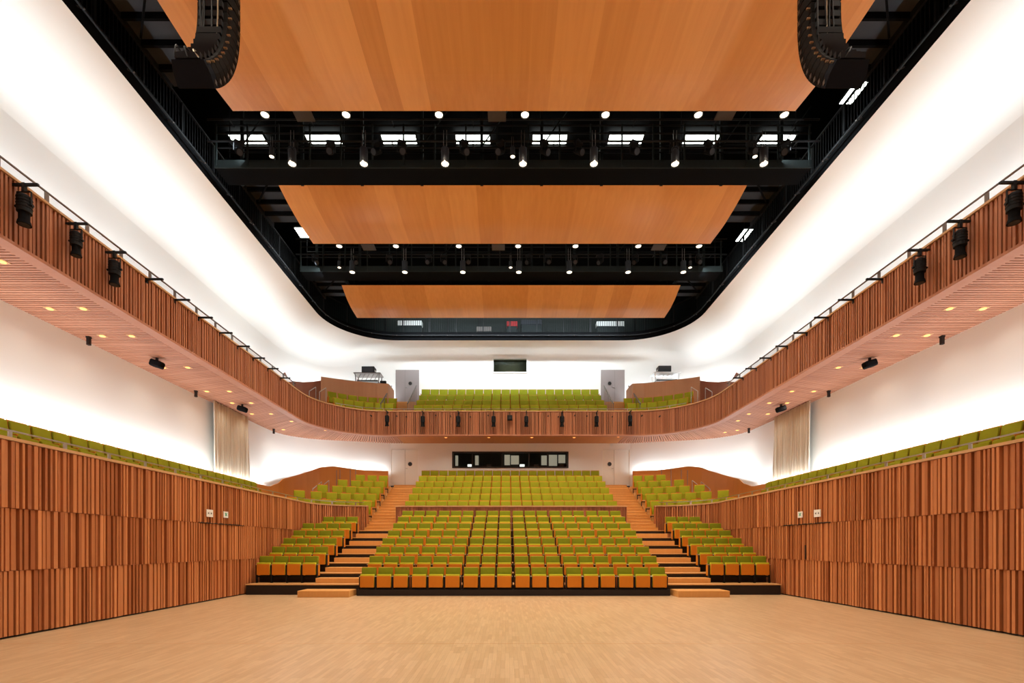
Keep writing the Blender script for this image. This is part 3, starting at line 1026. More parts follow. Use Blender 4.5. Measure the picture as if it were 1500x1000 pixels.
# stair railings on the balcony aisles
for s, nm in ((-1, 'left'), (1, 'right')):
    for xx, w_ in ((5.72, 'inner'), (7.22, 'outer')):
        r = thing('stair_railing', 'dark upright stair railing on the %s side of the %s balcony aisle' % (w_, nm), 'railing', (s * xx, 26.9, 8.55))
        n_ = 0
        for i in range(7):
            MB().bar((0, i * .42, i * .30 - .2), (0, i * .42, i * .30 + .95), .03).build('post', M['grey'], r)
        MB().bar((0, -.05, .93), (0, 2.56, 2.78), .05).build('top_rail', M['grey'], r)
    for q, (px, py) in enumerate(((458, 716), (469, 714))) if s < 0 else enumerate(((1027, 714), (1040, 716))):
        y_ = 25.2 + q * .3
        p = at(px, py, Y=y_)
        r = thing('step_handrail', 'short bent steel handrail against the %s orange dado, %s one' % (nm, 'lower' if (q == 0) == (s < 0) else 'upper'), 'railing', p)
        dx = .35 * (-s)
        MB().cyl((0, 0, -.9), (0, 0, .0), .018).build('post', M['rail'], r)
        MB().cyl((dx, .3, -.9), (dx, .3, .42), .018).build('post', M['rail'], r)
        MB().cyl((0, 0, 0), (dx, .3, .42), .02).build('rail', M['rail'], r)
    for q, px in enumerate((493, 498, 513, 521) if s < 0 else (969, 983, 998, 1007)):
        p = at(px, 706 - q if s < 0 else 703 + q, Y=26.3)
        o = MB().cyl((0, 0, 0), (0, 0, 1.0), .018, n=8).build('rail_post', M['grey'])
        o.location = (p.x, p.y, p.z - .35)
        tag(o, 'slim steel post rising beside the %s upper side block, %s across' % (nm, ORD[q + 1]), 'post', 'steel posts by the dado')
    for q, px in enumerate((453, 468) if s < 0 else (1022, 1043)):
        p = at(px, 577 + q, Y=25.6)
        r = thing('step_handrail', 'short steel handrail by the %s brown balcony dado, %s from the outside' % (nm, 'first' if (q == 0) == (s < 0) else 'second'), 'railing', p)
        MB().cyl((0, 0, -.6), (0, 0, .15), .018).build('post', M['rail'], r)
        MB().cyl((-s * .25, .25, -.6), (-s * .25, .25, .45), .018).build('post', M['rail'], r)
        MB().cyl((0, 0, .15), (-s * .25, .25, .45), .02).build('rail', M['rail'], r)

# balcony booths (timber screens) with equipment
for s, nm in ((-1, 'left'), (1, 'right')):
    P = [(-10.62, 27.1), (-9.9, 27.45), (-8.8, 27.9), (-7.8, 28.2), (-7.15, 28.3), (-7.1, 28.6), (-7.1, 29.6)]
    m_ = MB(); wall_solid(m_, P, .06, 8.3, 11.08, 1)
    if s > 0: m_.v = [(-x, y, z) for x, y, z in m_.v]
    o = m_.build('booth_screen', M['screen'])
    tag(o, 'pale timber screen around the technical booth on the %s of the balcony' % nm, 'screen')
    mb = MB().box(*sorted((s * 7.2, s * 11.3)), 28.35, 30.0, 8.35, 10.45)
    struct(mb, 'floor', M['deck'], 'raised floor inside the balcony booth')
    cx = X_(538 if s < 0 else 977, 28.9)
    dark_ = s < 0
    t = thing('equipment_table', ('dark' if dark_ else 'white') + ' trestle table standing behind the %s balcony booth screen' % nm, 'table', (cx, 28.9, 10.45))
    mt = M['grey'] if dark_ else M['signw']
    zt = Z_(546 if dark_ else 545, 28.9) - 10.45
    MB().box(-.8, .8, -.1, .7, zt - .05, zt).build('table_top', mt, t)
    MB().box(-.62, .62, .0, .5, zt - .5, zt - .42).build('shelf', M['dark'], t)
    for a in (-.72, .72):
        for b in (0, .6):
            MB().bar((a, b, zt - .05), (a * .8, b, 0), .05).build('leg', mt, t)
    for a in range(-2, 3): MB().bar((a * .26 - .1, .02, zt - .45), (a * .26 + .12, .02, zt - .06), .025).build('brace', mt, t)
    t = thing('equipment_case', 'black equipment case on the trestle table of the %s balcony booth' % nm, 'case', (cx + (.02 if dark_ else -.1), 28.95, 10.45 + zt))
    MB().rbox(-.38, .38, 0, .5, 0, .42, .02).build('body', M['black'], t)
    MB().rbox(-.34, .34, -.02, 0, .03, .39, .008, 1).build('lid', M['dgrey'], t)
    for a in (-.39, .38): MB().box(a, a + .01, .15, .35, .18, .24).build('handle', M['rail'], t)
    if dark_:
        t = thing('stage_monitor', 'small dark green box on the ledge of the left balcony booth screen', 'box', (X_(561.5, 28.3), 28.24, 11.08))
        MB().rbox(-.18, .18, -.03, .09, 0, .15, .02).build('body', M['dgreen'], t)
        MB().box(-.15, .15, -.035, -.03, .02, .12).build('grille', M['black'], t)

# ================================================================ CURTAINS
for s, nm in ((-1, 'left'), (1, 'right')):
    m_ = MB(); rnd = random.Random(9)
    n = 150; y0, y1 = 19.75, 22.45
    top, bot = [], []
    for i in range(n + 1):
        t = i / n; y = y0 + (y1 - y0) * t
        w1 = .07 * math.sin(t * 95 + 1.5 * math.sin(t * 17)) + .03 * math.sin(t * 41)
        w2 = .09 * math.sin(t * 95 + 2.2 * math.sin(t * 13 + .5)) + .03 * math.sin(t * 33)
        top.append((s * (12.2 - w1 * .6), y, 7.53)); bot.append((s * (12.2 - w2), y + .05 * math.sin(t * 20), 3.6))
    rows = [top]
    for k in range(1, 9):
        f_ = k / 8
        rows.append([tuple(a[i] * (1 - f_) + b[i] * f_ for i in range(3)) for a, b in zip(top, bot)])
    for a, b in zip(rows[:-1], rows[1:]): m_.strip(a, b)
    o = m_.build('curtain', M['curtain'], smooth=1.2)
    md = o.modifiers.new('thickness', 'SOLIDIFY'); md.thickness = .006
    tag(o, 'cream pleated curtain hanging on the white wall above the %s side gallery' % nm, 'curtain')

# ================================================================ SIGNS on the slatted walls
for s, nm in ((-1, 'left'), (1, 'right')):
    for q, px in enumerate((307.5, 331) if s < 0 else (1197, 1172)):
        Y = (XL - .15 - CAMX * -s) * F / abs(px - CX) if False else (abs(s * (XL - .13) - CAMX)) * F / abs(px - CX)
        z = Z_(751.5 if q == 0 else 753.5, Y)
        wd, hh = (.30, .21) if q == 0 else (.24, .19)
        t = thing('wall_sign', 'small white sign with %s on the %s slatted wall, %s the flush door' % (('two dark arrows' if q == 0 else 'a green mark'), nm, 'above'), 'sign', (s * (XL - .125), Y, z))
        MB().box(-.006, .006, -wd / 2, wd / 2, -hh / 2, hh / 2).build('plate', M['signw'], t)
        xx = -s * .008
        if q == 0:
            for a in (-.07, .07):
                mk = MB(); mk.quad(((xx, a - .03 * (1 if a < 0 else -1), 0), (xx, a + .03 * (1 if a < 0 else -1), .035), (xx, a + .03 * (1 if a < 0 else -1), -.035)))
                mk.box(min(xx, 0), max(xx, 0), a - .015, a + .015, -.012, .012)
                mk.build('arrow', M['dark'], t)
        else:
            mk = MB(); mk.bar((xx, -.05, .05), (xx, .05, -.04), .004, .03); mk.bar((xx, .05, .05), (xx, -.04, -.04), .004, .025)
            mk.build('pictogram', M['signg'], t)
o = MB().rbox(-.09, .09, -.04, 0, -.07, .07, .01, 1).build('exit_sign', M['signw'])
o.location = (X_(896, 28.0), 28.1, Z_(651, 28.0)); tag(o, 'small white sign box on the back wall above the right stalls door', 'sign')

# ================================================================ LAMPS ON THE BALCONY FRONT
def make_spot():
    t = thing('stage_spotlight', 's', 'stage light')
    MB().bar((-.28, 0, 0), (.28, 0, 0), .045).build('mounting_bar', M['black'], t)
    MB().box(-.03, .03, -.03, .03, -.14, .03).build('clamp', M['black'], t)
    y = MB(); y.bar((-.14, 0, -.14), (.14, 0, -.14), .03, .012); y.bar((-.14, 0, -.14), (-.14, 0, -.42), .03, .012); y.bar((.14, 0, -.14), (.14, 0, -.42), .03, .012)
    y.build('yoke', M['black'], t)
    b = MB(); b.cyl((0, 0, -.20), (0, 0, -.24), .07, .115, 16); b.cyl((0, 0, -.24), (0, 0, -.55), .12, .12, 16)
    for i in range(4): b.cyl((0, 0, -.27 - i * .06), (0, 0, -.285 - i * .06), .128, .128, 16)
    b.build('housing', M['black'], t, smooth=.6)
    b = MB(); b.cyl((0, 0, -.55), (0, 0, -.72), .088, .088, 16); b.cyl((0, 0, -.72), (0, 0, -.79), .10, .115, 16)
    b.build('barrel', M['spk'], t, smooth=.6)
    b = MB(); b.cyl((0, 0, -.785), (0, 0, -.795), .09, .09, 16); b.build('lens', M['dgrey'], t)
    for s in (-1, 1): MB().cyl((s * .14, 0, -.42), (s * .18, 0, -.42), .025, n=8).build('knob', M['black'], t)
    return t


SP = make_spot(); first = True
for s, nm, pxs in ((-1, 'left', (37, 113, 169)), (1, 'right', (1484, 1405, 1346))):
    for q, px in enumerate(pxs):
        Y = abs(s * 9.72 - CAMX) * F / abs(px - CX)
        o = SP if first else copy_tree(SP); first = False
        o.location = (s * 9.74, Y, 8.72); o.rotation_euler = (0, 0, 0)
        o.scale = (1, 1, 1) if q != 1 or s > 0 else (.9, .9, .9)
        o['label'] = 'black theatre spotlight hung from the %s balcony front, %s from the stage' % (nm, ORD[q + 1])
        o['group'] = 'spotlights on the %s balcony front' % nm
    for q in range(8):
        Y = 13.07 + 1.1 * q
        t = thing('mounting_arm', 'empty black lighting arm on the %s balcony front, %s beyond the spotlights' % (nm, ORD[q + 1]), 'bracket', (s * 9.78, Y, 8.80), 0, 'empty arms on the %s balcony front' % nm)
        MB().bar((-.28, 0, 0), (.28, 0, 0), .045).build('bar', M['black'], t)
        MB().box(-.05 + .2 * s, .05 + .2 * s, -.03, .03, -.1, .04).build('clamp', M['black'], t)
for q, px in enumerate((567, 619.5, 671.5, 723, 771, 823.5, 874, 923)):
    o = copy_tree(SP)
    y_ = 25.84 if 580 < px < 910 else 25.72
    o.location = (X_(px, y_), y_, 8.72); o.scale = (.95, .95, .95); o.rotation_euler = (0, 0, PI / 2)
    o['label'] = 'black theatre spotlight on the rear balcony front, %s of the eight from the left' % ORD[q + 1]
    o['group'] = 'spotlights on the rear balcony front'
t = thing('projector_box', 'small black box at the middle of the rear balcony front', 'box', (X_(747, 25.85), 25.9, Z_(615, 25.85)))
MB().rbox(-.13, .13, -.1, .08, -.0, .26, .02).build('housing', M['black'], t)
MB().cyl((0, -.12, .1), (0, -.1, .1), .05).build('lens', M['dgrey'], t)
MB().box(-.02, .02, 0, .1, .26, .42).build('bracket', M['black'], t)
for q, px in enumerate((543, 581, 595, 638, 660, 689, 715, 803, 818, 842, 860, 897, 941, 967)):
    y_ = 26.0 if 570 < px < 925 else 25.9 - (abs(px - 748) - 180) * .008
    o = MB().cyl((0, 0, 0), (0, .16, 0), .035, n=10).build('socket_plug', M['black'])
    o.location = (X_(px, y_), y_, Z_(608 + (q % 3), y_)); tag(o, 'small black cable socket on the rear balcony front, %s from the left' % ORD[q + 1], 'socket', 'sockets on the balcony front')

# soffit downlights, speakers, brackets
dl = [(73, 452), (122, 452), (150, 492), (193, 492), (239, 538), (275, 538), (303, 573), (336, 573), (340, 590), (368, 590), (369, 606), (397, 606), (415, 629), (427, 617), (477, 630), (533, 637), (588, 639), (653, 640.5), (716, 640.5),
      (779, 640.5), (841, 640.5), (906, 639.5), (965, 637), (1017, 630), (1081, 616), (1080, 630), (1062, 633), (1097, 606), (1125, 606), (1127, 590), (1153, 590), (1160, 573), (1192, 573), (1228, 538), (1266, 538), (1313, 491), (1358, 491), (1391, 452), (1440, 452), (3, 383)]
fd = True
lab_ = {}
for q, (px, py) in enumerate(dl):
    p = at(px, py, Z=ZS - .004)
    t = thing('downlight', 'x', 'ceiling light', (p.x, p.y, ZS - .002), 0, 'recessed lamps in the balcony soffit')
    b = MB(); b.box(-.10, .10, -.10, .10, -.006, .006); b.build('trim', M['cap'], t)
    b = MB(); b.cyl((0, 0, -.012), (0, 0, -.007), .07, n=14); b.build('lamp_face', M['down'], t)
    d = bpy.data.lights.new('downlight_beam', 'SPOT'); d.energy = K_DOWN * (4.5 if abs(p.x) < 7.5 else 1); d.color = (1, .87, .72); d.spot_size = 2.4; d.spot_blend = .9; d.shadow_soft_size = .08
    l = bpy.data.objects.new('downlight_beam', d); scn.collection.objects.link(l); l.location = (p.x, p.y, ZS - .04)
    side = 'left' if p.x < 0 else 'right'
    if abs(p.x) < 7.5: key = 'rear balcony soffit, %s from its left end'
    else: key = side + ' balcony soffit, %s from the rear corner' 
    lab_.setdefault(key, []).append((p.x if abs(p.x) < 7.5 else -p.y, t))
for key, L_ in lab_.items():
    for i, (_, t) in enumerate(sorted(L_, key=lambda e: e[0])):
        t['label'] = 'glowing orange recessed lamp in the ' + key % ORD[i + 1]
    for s_ in ():
        pass
sp = None
for q, (px, py, nm) in enumerate(((230, 524, 'left nearer the stage'), (355, 592, 'left further back'), (1274, 524, 'right nearer the stage'), (1144, 592, 'right further back'))):
    p = at(px, py, Z=ZS)
    t = thing('soffit_speaker', 'small black speaker under the balcony soffit, ' + nm, 'speaker', (p.x, p.y, ZS), 0, 'speakers under the balcony')
    MB().box(-.03, .03, -.03, .03, -.1, 0).build('bracket', M['black'], t)
    MB().rbox(-.19, .19, -.13, .13, -.30, -.09, .04, 1, rot=Matrix.Rotation(.3 * (1 if px < 700 else -1), 4, 'Y')).build('cabinet', M['spk'], t)
for q, (px, py, nm) in enumerate(((130, 493, 'left nearest'), (287, 572, 'left middle'), (401, 628, 'left farthest'), (1380, 492, 'right nearest'), (1214, 572, 'right middle'), (1097, 627, 'right farthest'))):
    p = at(px, py, Z=ZS)
    t = thing('cable_bracket', 'dark upright bracket where the soffit meets the white wall, %s' % nm, 'bracket', (p.x, p.y, ZS), 0, 'brackets under the soffit')
    MB().box(-.04, .04, -.04, .04, -.24, 0).build('stem', M['riser'], t)
    MB().box(-.05, .05, -.05, .05, -.04, -.0).build('plate', M['riser'], t)

# ================================================================ CEILING
# big timber reflectors
def reflector(yn, yf, prof_, lab):
    t = thing('ceiling_reflector', lab, 'ceiling panel', (0, yn, 14))
    rnd = random.Random(int(yn * 10))
    xs = [-8.2]
    while xs[-1] < 8.2: xs.append(min(xs[-1] + rnd.uniform(.55, 1.15), 8.2))
    if xs[-1] - xs[-2] < .2: xs.pop(-2)
    NP = 24
    yz = []
    for i in range(NP + 1):
        t_ = i / NP
        yz.append((yn + (yf - yn) * t_, interp(t_, prof_)))
    # smooth the height profile
    for _ in range(6):
        yz = [yz[0]] + [(b[0], (a[1] + 2 * b[1] + c[1]) / 4) for a, b, c in zip(yz[:-2], yz[1:-1], yz[2:])] + [yz[-1]]
    m_ = MB()
    for a, b in zip(xs[:-1], xs[1:]):
        tn = rnd.random()
        for (y0, z0), (y1, z1) in zip(yz[:-1], yz[1:]):
            m_.quad(((a, y0 - yn, z0 - 14), (b, y0 - yn, z0 - 14), (b, y1 - yn, z1 - 14), (a, y1 - yn, z1 - 14)), tn)
    o = m_.build('veneer_face', M['panel'], t)
    o.data.polygons.foreach_set('use_smooth', [False] * len(o.data.polygons))
    m_ = MB()
    for (y0, z0), (y1, z1) in zip(yz[:-1], yz[1:]):
        m_.quad(((-8.2, y0 - yn, z0 - 13.93), (8.2, y0 - yn, z0 - 13.93), (8.2, y1 - yn, z1 - 13.93), (-8.2, y1 - yn, z1 - 13.93)))
        for x in (-8.2, 8.2): m_.quad(((x, y0 - yn, z0 - 14), (x, y1 - yn, z1 - 14), (x, y1 - yn, z1 - 13.93), (x, y0 - yn, z0 - 13.93)))
    for (y, z) in (yz[0], yz[-1]): m_.quad(((-8.2, y - yn, z - 14), (8.2, y - yn, z - 14), (8.2, y - yn, z - 13.93), (-8.2, y - yn, z - 13.93)))
    for x in (-6, -3, 0, 3, 6): m_.box(x - .05, x + .05, .2, yf - yn - .2, .45, .6)
    m_.build('backing_frame', M['blackw'], t)
    for x in (-6, 0, 6):
        for y in (.4, yf - yn - .4):
            MB().cyl((x, y, .4), (x, y, 3.45), .015, n=6).build('suspension_cable', M['black'], t)
    return t


reflector(16.8, 19.98, [(0, 14.24), (.25, 14.08), (.6, 13.99), (1, 14.07)], 'middle of the three curved timber ceiling reflectors between the two lighting bridges')
reflector(23.4, 25.82, [(0, 14.2), (.3, 13.92), (.6, 13.78), (1, 13.76)], 'rearmost curved timber ceiling reflector nearest the balcony')
reflector(8.9, 14.1, [(0, 14.2), (.4, 14.05), (.75, 14.05), (1, 14.27)], 'largest curved timber ceiling reflector nearest the stage')
reflector(1.2, 7.2, [(0, 14.2), (.4, 14.05), (.75, 14.05), (1, 14.27)], 'timber ceiling reflector above the stage')

# void shell
mb = MB()
mb.box(-13.2, 13.2, -6.2, 32, 17.7, 17.8)
for s in (-1, 1): mb.box(*sorted((s * 13.1, s * 13.2)), -6.2, 32, 14.5, 17.8)
mb.box(-13.2, 13.2, -6.2, -6.1, 14, 17.8)
struct(mb, 'ceiling', M['blackw'], 'black roof void above the hall')
struct(MB().box(-13.2, 13.2, 31.2, 31.3, 13.8, 17.8), 'wall_back', M['dgreen'], 'dark boarded wall at the back of the roof void')
# hide back of cove
mb = MB(); A = z3(FF, FZ + .45)
OUT = mir(rr(13.15, 31.2, 5.2, narc=16))
mb.strip(A, z3(OUT, FZ + .45))
struct(mb, 'floor', M['blackw'], 'black technical walkway around the ceiling opening')
# fascia ring
fr = ribbon(FF, .0, .06, FZ, FZ + .5, 1, 200)
struct(fr, 'trim_6', M['blackw'], 'black steel edge beam of the ceiling opening')
# balustrade on the ring
t = thing('walkway_railing', 'black barred railing running all round the edge of the ceiling opening', 'railing')
pf = Path(FF); m_ = MB(); n = int(pf.L / .13)
for i in range(n):
    p, d = pf.get(i * .13 + .05)
    if p.y < 7: continue
    n_ = Vector((d.y, -d.x)); p = p - n_ * .12
    m_.box(p.x - .009, p.x + .009, p.y - .009, p.y + .009, FZ + .46, FZ + 1.5)
tag(m_.build('baluster', M['black'], t), kind='stuff')
m_ = ribbon(FF, -.09, .15, FZ + 1.5, FZ + 1.56, 1, 160); m_.build('top_rail', M['black'], t)
for i in range(0, int(pf.L / 1.6)):
    p, d = pf.get(i * 1.6 + .2)
    if p.y < 8.5: continue
    n_ = Vector((d.y, -d.x)); p = p - n_ * .12
    MB().box(p.x - .03, p.x + .03, p.y - .03, p.y + .03, FZ + .46, FZ + 1.55).build('post', M['black'], t)
t = thing('lighting_rail', 'black pipe bracketed inside the edge of the ceiling opening', 'pipe')
m_ = ribbon(FF, .16, -.11, FZ + .22, FZ + .27, 1, 160); m_.build('pipe', M['black'], t)
for i in range(0, int(pf.L / 1.5)):
    p, d = pf.get(i * 1.5 + .7)
    if p.y < 8.5: continue
    n_ = Vector((d.y, -d.x))
    MB().bar((p.x, p.y, FZ + .3), (p.x + n_.x * .18, p.y + n_.y * .18, FZ + .22), .03).build('bracket', M['grey'], t)

# side wings of dark grey boards beside each reflector
for s, nm in ((-1, 'left'), (1, 'right')):
    for (ya, yb, w_) in ((8.9, 14.05, 'largest'), (16.8, 20.2, 'middle'), (23.4, 26.0, 'rearmost')):
        t = thing('ceiling_wing', 'dark grey boarded ceiling wing on the %s side of the %s reflector' % (nm, w_), 'ceiling panel', (s * 9.15, ya, 15.0))
        y = 0
        while y < yb - ya - .3:
            MB().box(-.78, .78, y + .06, y + .60, 0, .03).build('board', M['dgrey'], t)
            MB().box(-.8, .8, y - .02, y + .05, -.12, .05).build('cross_beam', M['blackw'], t)
            y += .66
        for x in (-.84, .80): MB().box(x, x + .06, 0, yb - ya, -.16, .08).build('edge_beam', M['black'], t)
        y = .3
        while y < yb - ya - 1.6:
            MB().bar((-.7 * s, y, -.17), (.6 * s, y + 1.5, -.17), .05).build('brace', M['blackw'], t); y += 1.9
        for x in (-.8, .8):
            for y in (.2, yb - ya - .2): MB().cyl((x, y, 0), (x, y, 2.68), .015, n=6).build('suspension_rod', M['black'], t)

# lighting bridges
def bridge(y0, y1, zf, nm, seed):
    rnd = random.Random(seed)
    t = thing('lighting_bridge', 'black steel lighting bridge spanning the ceiling %s' % nm, 'lighting bridge', (0, y0, zf))
    D = y1 - y0
    MB().box(-9.85, 9.85, 0, D, -.04, 0).build('walkway', M['blackw'], t)
    MB().box(-9.85, 9.85, -.03, 0, -.06, .2).build('toe_board', M['dgreen'], t)
    for yy, w_ in ((0, 'front'), (D, 'back')):
        for z in (.62, 1.1, 1.36): MB().cyl((-9.85, yy, z), (9.85, yy, z), .025, n=8).build('rail', M['black'], t)
    for i in range(20):
        x = -9.8 + i * 1.03
        MB().box(x - .025, x + .025, -.05, -.0, 0, 1.38).build('post', M['dgreen'], t)
    for i in range(10):
        x = -9.4 + i * 2.08
        MB().box(x - .05, x + .05, D, D + .1, 0, 3.3).build('hanger', M['dgreen'], t)
        if rnd.random() < .5: MB().bar((x, D, 1.3), (x + 1.0, D, 2.7), .035).build('brace', M['dgreen'], t)
    MB().cyl((-9.9, -.35, .55), (9.9, -.35, .55), .03, n=8).build('lighting_pipe', M['black'], t)
    MB().cyl((-9.9, -.35, 1.25), (9.9, -.35, 1.25), .03, n=8).build('lighting_pipe', M['black'], t)
    for i in range(8):
        x = -9.2 + i * 2.63; MB().bar((x, -.35, 1.25), (x, 0, 1.3), .03).build('bracket', M['black'], t)
        MB().bar((x, -.35, .55), (x, 0, .62), .03).build('bracket', M['black'], t)
    return t


bridge(15.98, 16.75, 14.12, 'between the largest and the middle reflector', 1)
bridge(22.55, 23.35, 14.42, 'between the middle and the rearmost reflector', 2)


def make_head():
    t = thing('moving_head_light', 'x', 'stage light')
    MB().rbox(-.13, .13, -.1, .1, -.08, 0, .01, 1).build('base', M['black'], t)
    y = MB(); y.bar((-.14, 0, -.06), (-.14, 0, -.34), .05, .025); y.bar((.14, 0, -.06), (.14, 0, -.34), .05, .025); y.build('yoke', M['black'], t)
    h = MB(); h.cyl((0, .12, -.2), (0, -.16, -.42), .085, .11, 14); h.build('head', M['spk'], t, smooth=.6)
    h = MB(); h.cyl((0, -.155, -.416), (0, -.165, -.424), .09, .09, 14); h.build('lens', M['dgrey'], t)
    return t


HD = make_head(); fh = True
k1 = 0
for (yy, zz, nm, xs) in ((15.63, 14.64, 'front lighting bridge', [-8.9, -7.1, -5.9, -4.4, -3.6, -1.6, -.4, 1.0, 2.1, 3.9, 5.2, 6.3, 7.7, 8.8]),
                         (22.2, 14.94, 'rear lighting bridge', [-9.0, -7.2, -5.6, -3.8, -3.1, -2.0, .8, 1.7, 2.9, 4.1, 5.7, 7.0, 8.6])):
    for i, x in enumerate(xs):
        o = HD if fh else copy_tree(HD); fh = False
        o.location = (x, yy, zz); o.rotation_euler = (0, 0, random.Random(i + int(yy)).uniform(-.9, .9))
        o['label'] = 'small black stage light clamped under the %s, %s from its left end' % (nm, ORD[i + 1])
        o['group'] = 'stage lights on the ' + nm


# pendant downlights
def make_pendant():
    t = thing('pendant_downlight', 'x', 'ceiling light')
    b = MB(); b.cyl((0, 0, 0), (0, 0, .5), .125, .125, 20, cap=False); b.cyl((0, 0, .47), (0, 0, .5), .125, .10, 20); b.build('housing', M['dgrey'], t, smooth=.6)
    b = MB(); b.cyl((0, 0, .02), (0, 0, .03), .112, .112, 20); b.build('lamp_face', M['lamp'], t)
    b = MB(); b.cyl((0, 0, 0.0), (0, 0, .03), .13, .13, 20, cap=False); b.build('rim', M['rail'], t, smooth=.6)
    b = MB(); b.cyl((-.05, 0, .5), (-.05, 0, 1.1), .012, n=6); b.cyl((.05, 0, .5), (.05, 0, 1.1), .012, n=6); b.build('suspension_rod', M['grey'], t)
    return t


PD = make_pendant(); fp = True
rows = [('under the rear edge of the largest reflector', 14.62, 168, (388, 507, 643, 769, 887, 1023, 1149), 1),
        ('in front of the front lighting bridge', 15.55, 240, (428, 533, 652, 766, 870, 989, 1119), 1),
        ('under the rear edge of the middle reflector', 20.6, 360.5, (497, 580, 672, 759, 843, 935, 1024), 1),
        ('in front of the rear lighting bridge', 22.12, 398.5, (516, 593, 678, 760, 834, 920, 1001), 1),
        ('behind the rearmost reflector', 26.4, 459.5, (550, 616, 687, 755, 821, 894, 962), 1),
        ('small lamp on the front lighting bridge', 15.6, 229, (398, 751, 1106), .6),
        ('small lamp on the rear lighting bridge', 22.2, 391.5, (497, 748, 1011), .6)]
for (nm, Y, py, pxs, sc) in rows:
    z = Z_(py, Y)
    for i, px in enumerate(pxs):
        o = PD if fp else copy_tree(PD); fp = False
        x = X_(px, Y)
        o.location = (x, Y, z - .02); o.scale = (sc, sc, sc)
        if sc == 1:
            o['label'] = 'lit cylindrical pendant lamp %s, %s from the left' % (nm, ORD[i + 1])
            o['group'] = 'pendant lamps ' + nm
            d = bpy.data.lights.new('pendant_beam', 'SPOT'); d.energy = K_SPOT * (.5 if Y > 26 else 1); d.color = WARM; d.spot_size = 2.1 if Y < 26 else 1.2; d.spot_blend = .8; d.shadow_soft_size = .1
            l = bpy.data.objects.new('pendant_beam', d); scn.collection.objects.link(l); l.location = (x, Y, z - .06)
        else:
            o['label'] = 'faint %s, %s' % (nm, ('near its left end', 'at its middle', 'near its right end')[i])
            o['group'] = 'small lamps on the lighting bridges'
# stage lamps above and behind the camera, in the gap before the first reflector
for y_ in (.4, 8.1):
    for i in range(7):
        x = -7.5 + 2.5 * i
        o = copy_tree(PD); o.location = (x, y_, 14.3)
        o['label'] = 'lit cylindrical pendant lamp over the stage, %s gap, %s from the left' % ('first' if y_ < 5 else 'second', ORD[i + 1]); o['group'] = 'pendant lamps over the stage'
        d = bpy.data.lights.new('pendant_beam', 'SPOT'); d.energy = K_STAGE; d.color = (1, .88, .72); d.spot_size = 2.2; d.spot_blend = .8; d.shadow_soft_size = .12
        l = bpy.data.objects.new('pendant_beam', d); scn.collection.objects.link(l); l.location = (x, y_, 14.25)

# roof light panels seen through the gap
for i, px in enumerate((364, 475, 585, 693, 805, 916, 1026, 1137)):
    x = X_(px, 18.95)
    t = thing('roof_light', 'glaring white rectangular roof light above the front bridge, %s from the left' % ORD[i + 1], 'ceiling light', (x, 18.95, 17.5), 0, 'roof lights above the front bridge')
    MB().box(-.66, .66, -.26, .26, 0, .02).build('diffuser', M['panelite'], t)
    f = MB(); f.box(-.72, .72, -.32, -.26, -.03, .06); f.box(-.72, .72, .26, .32, -.03, .06); f.box(-.72, -.66, -.26, .26, -.03, .06); f.box(.66, .72, -.26, .26, -.03, .06)
    f.build('frame', M['black'], t)
    MB().cyl((0, 0, .02), (0, 0, .2), .03).build('conduit', M['black'], t)
for px, py, nm, L_ in ((1250, 137, 'right above the front bridge end', .38), (1090, 345, 'right above the rear bridge end', .45), (442, 341, 'left above the rear bridge end', .35), (165, 388, 'x', 0)):
    if not L_: continue
    p = at(px, py, Z=16.6)
    t = thing('roof_light', 'bright strip light in the roof void, ' + nm, 'ceiling light', p, 0)
    MB().box(-.2, .2, -L_, L_, 0, .02).build('diffuser', M['panelite'], t)
    MB().box(-.23, .23, -L_ - .03, L_ + .03, .02, .1).build('frame', M['black'], t)
    MB().cyl((0, 0, .1), (0, 0, 1.1), .02).build('suspension_rod', M['black'], t)
# grey baffles hanging in the gaps
for i, (px, py, Y) in enumerate(((445, 169, 15.0), (728, 169, 15.0), (1063, 167, 15.0), (540, 362, 21.2), (730, 362, 21.2), (965, 362, 21.2))):
    p = at(px, py, Y=Y)
    t = thing('ceiling_baffle', 'flat dark grey square board hanging behind the %s reflector, %s' % (('largest', 'middle')[i // 3], ('to the left', 'at the middle', 'to the right')[i % 3]), 'baffle', p, 0, 'hanging baffles')
    MB().box(-.28, .28, -.2, .2, -.02, .02).build('board', M['baffle'], t)
    for a in (-.2, .2): MB().cyl((a, 0, .02), (a, 0, 1.5), .008, n=6).build('suspension_cable', M['black'], t)
# objects stored on the rear walkway
for i, (a, b, c, d_, mt, lab) in enumerate(((582, 618, 469, 476, 'signw', 'white folded cloth bundle'), (698, 720, 478, 492, 'grey', 'cluttered grey crate'), (742, 758, 470, 486, 'red', 'dull red draped box'), (763, 794, 468, 488, 'dgrey', 'pale window-like rack'), (874, 915, 470, 477, 'signw', 'long pale rolled cloth'))):
    Y = 29.6
    z0, z1 = Z_(d_, Y), Z_(c, Y)
    t = thing('stored_crate', lab + ' standing on the walkway behind the rear railing', 'storage', (X_((a + b) / 2, Y), Y, FZ + .45))
    w_ = X_(b, Y) - X_(a, Y)
    h_ = z1 - FZ - .45
    MB().rbox(-w_ / 2, w_ / 2, 0, .4, h_ - min(z1 - z0, .3), h_, .03, 1).build('body', M[mt], t)
    MB().box(-w_ / 2 + .04, w_ / 2 - .04, .03, .37, 0, h_ - min(z1 - z0, .3)).build('stand', M['dgreen'], t)
for i in range(9):
    x = -8 + 2 * i
    o = MB().box(-.04, .04, 0, .04, 0, 3.4).build('wall_post', M['black']); o.location = (x, 31.12, FZ + .45)
    tag(o, 'black upright post on the dark wall of the roof void, %s from the left' % ORD[i + 1], 'post', 'posts of the void wall')
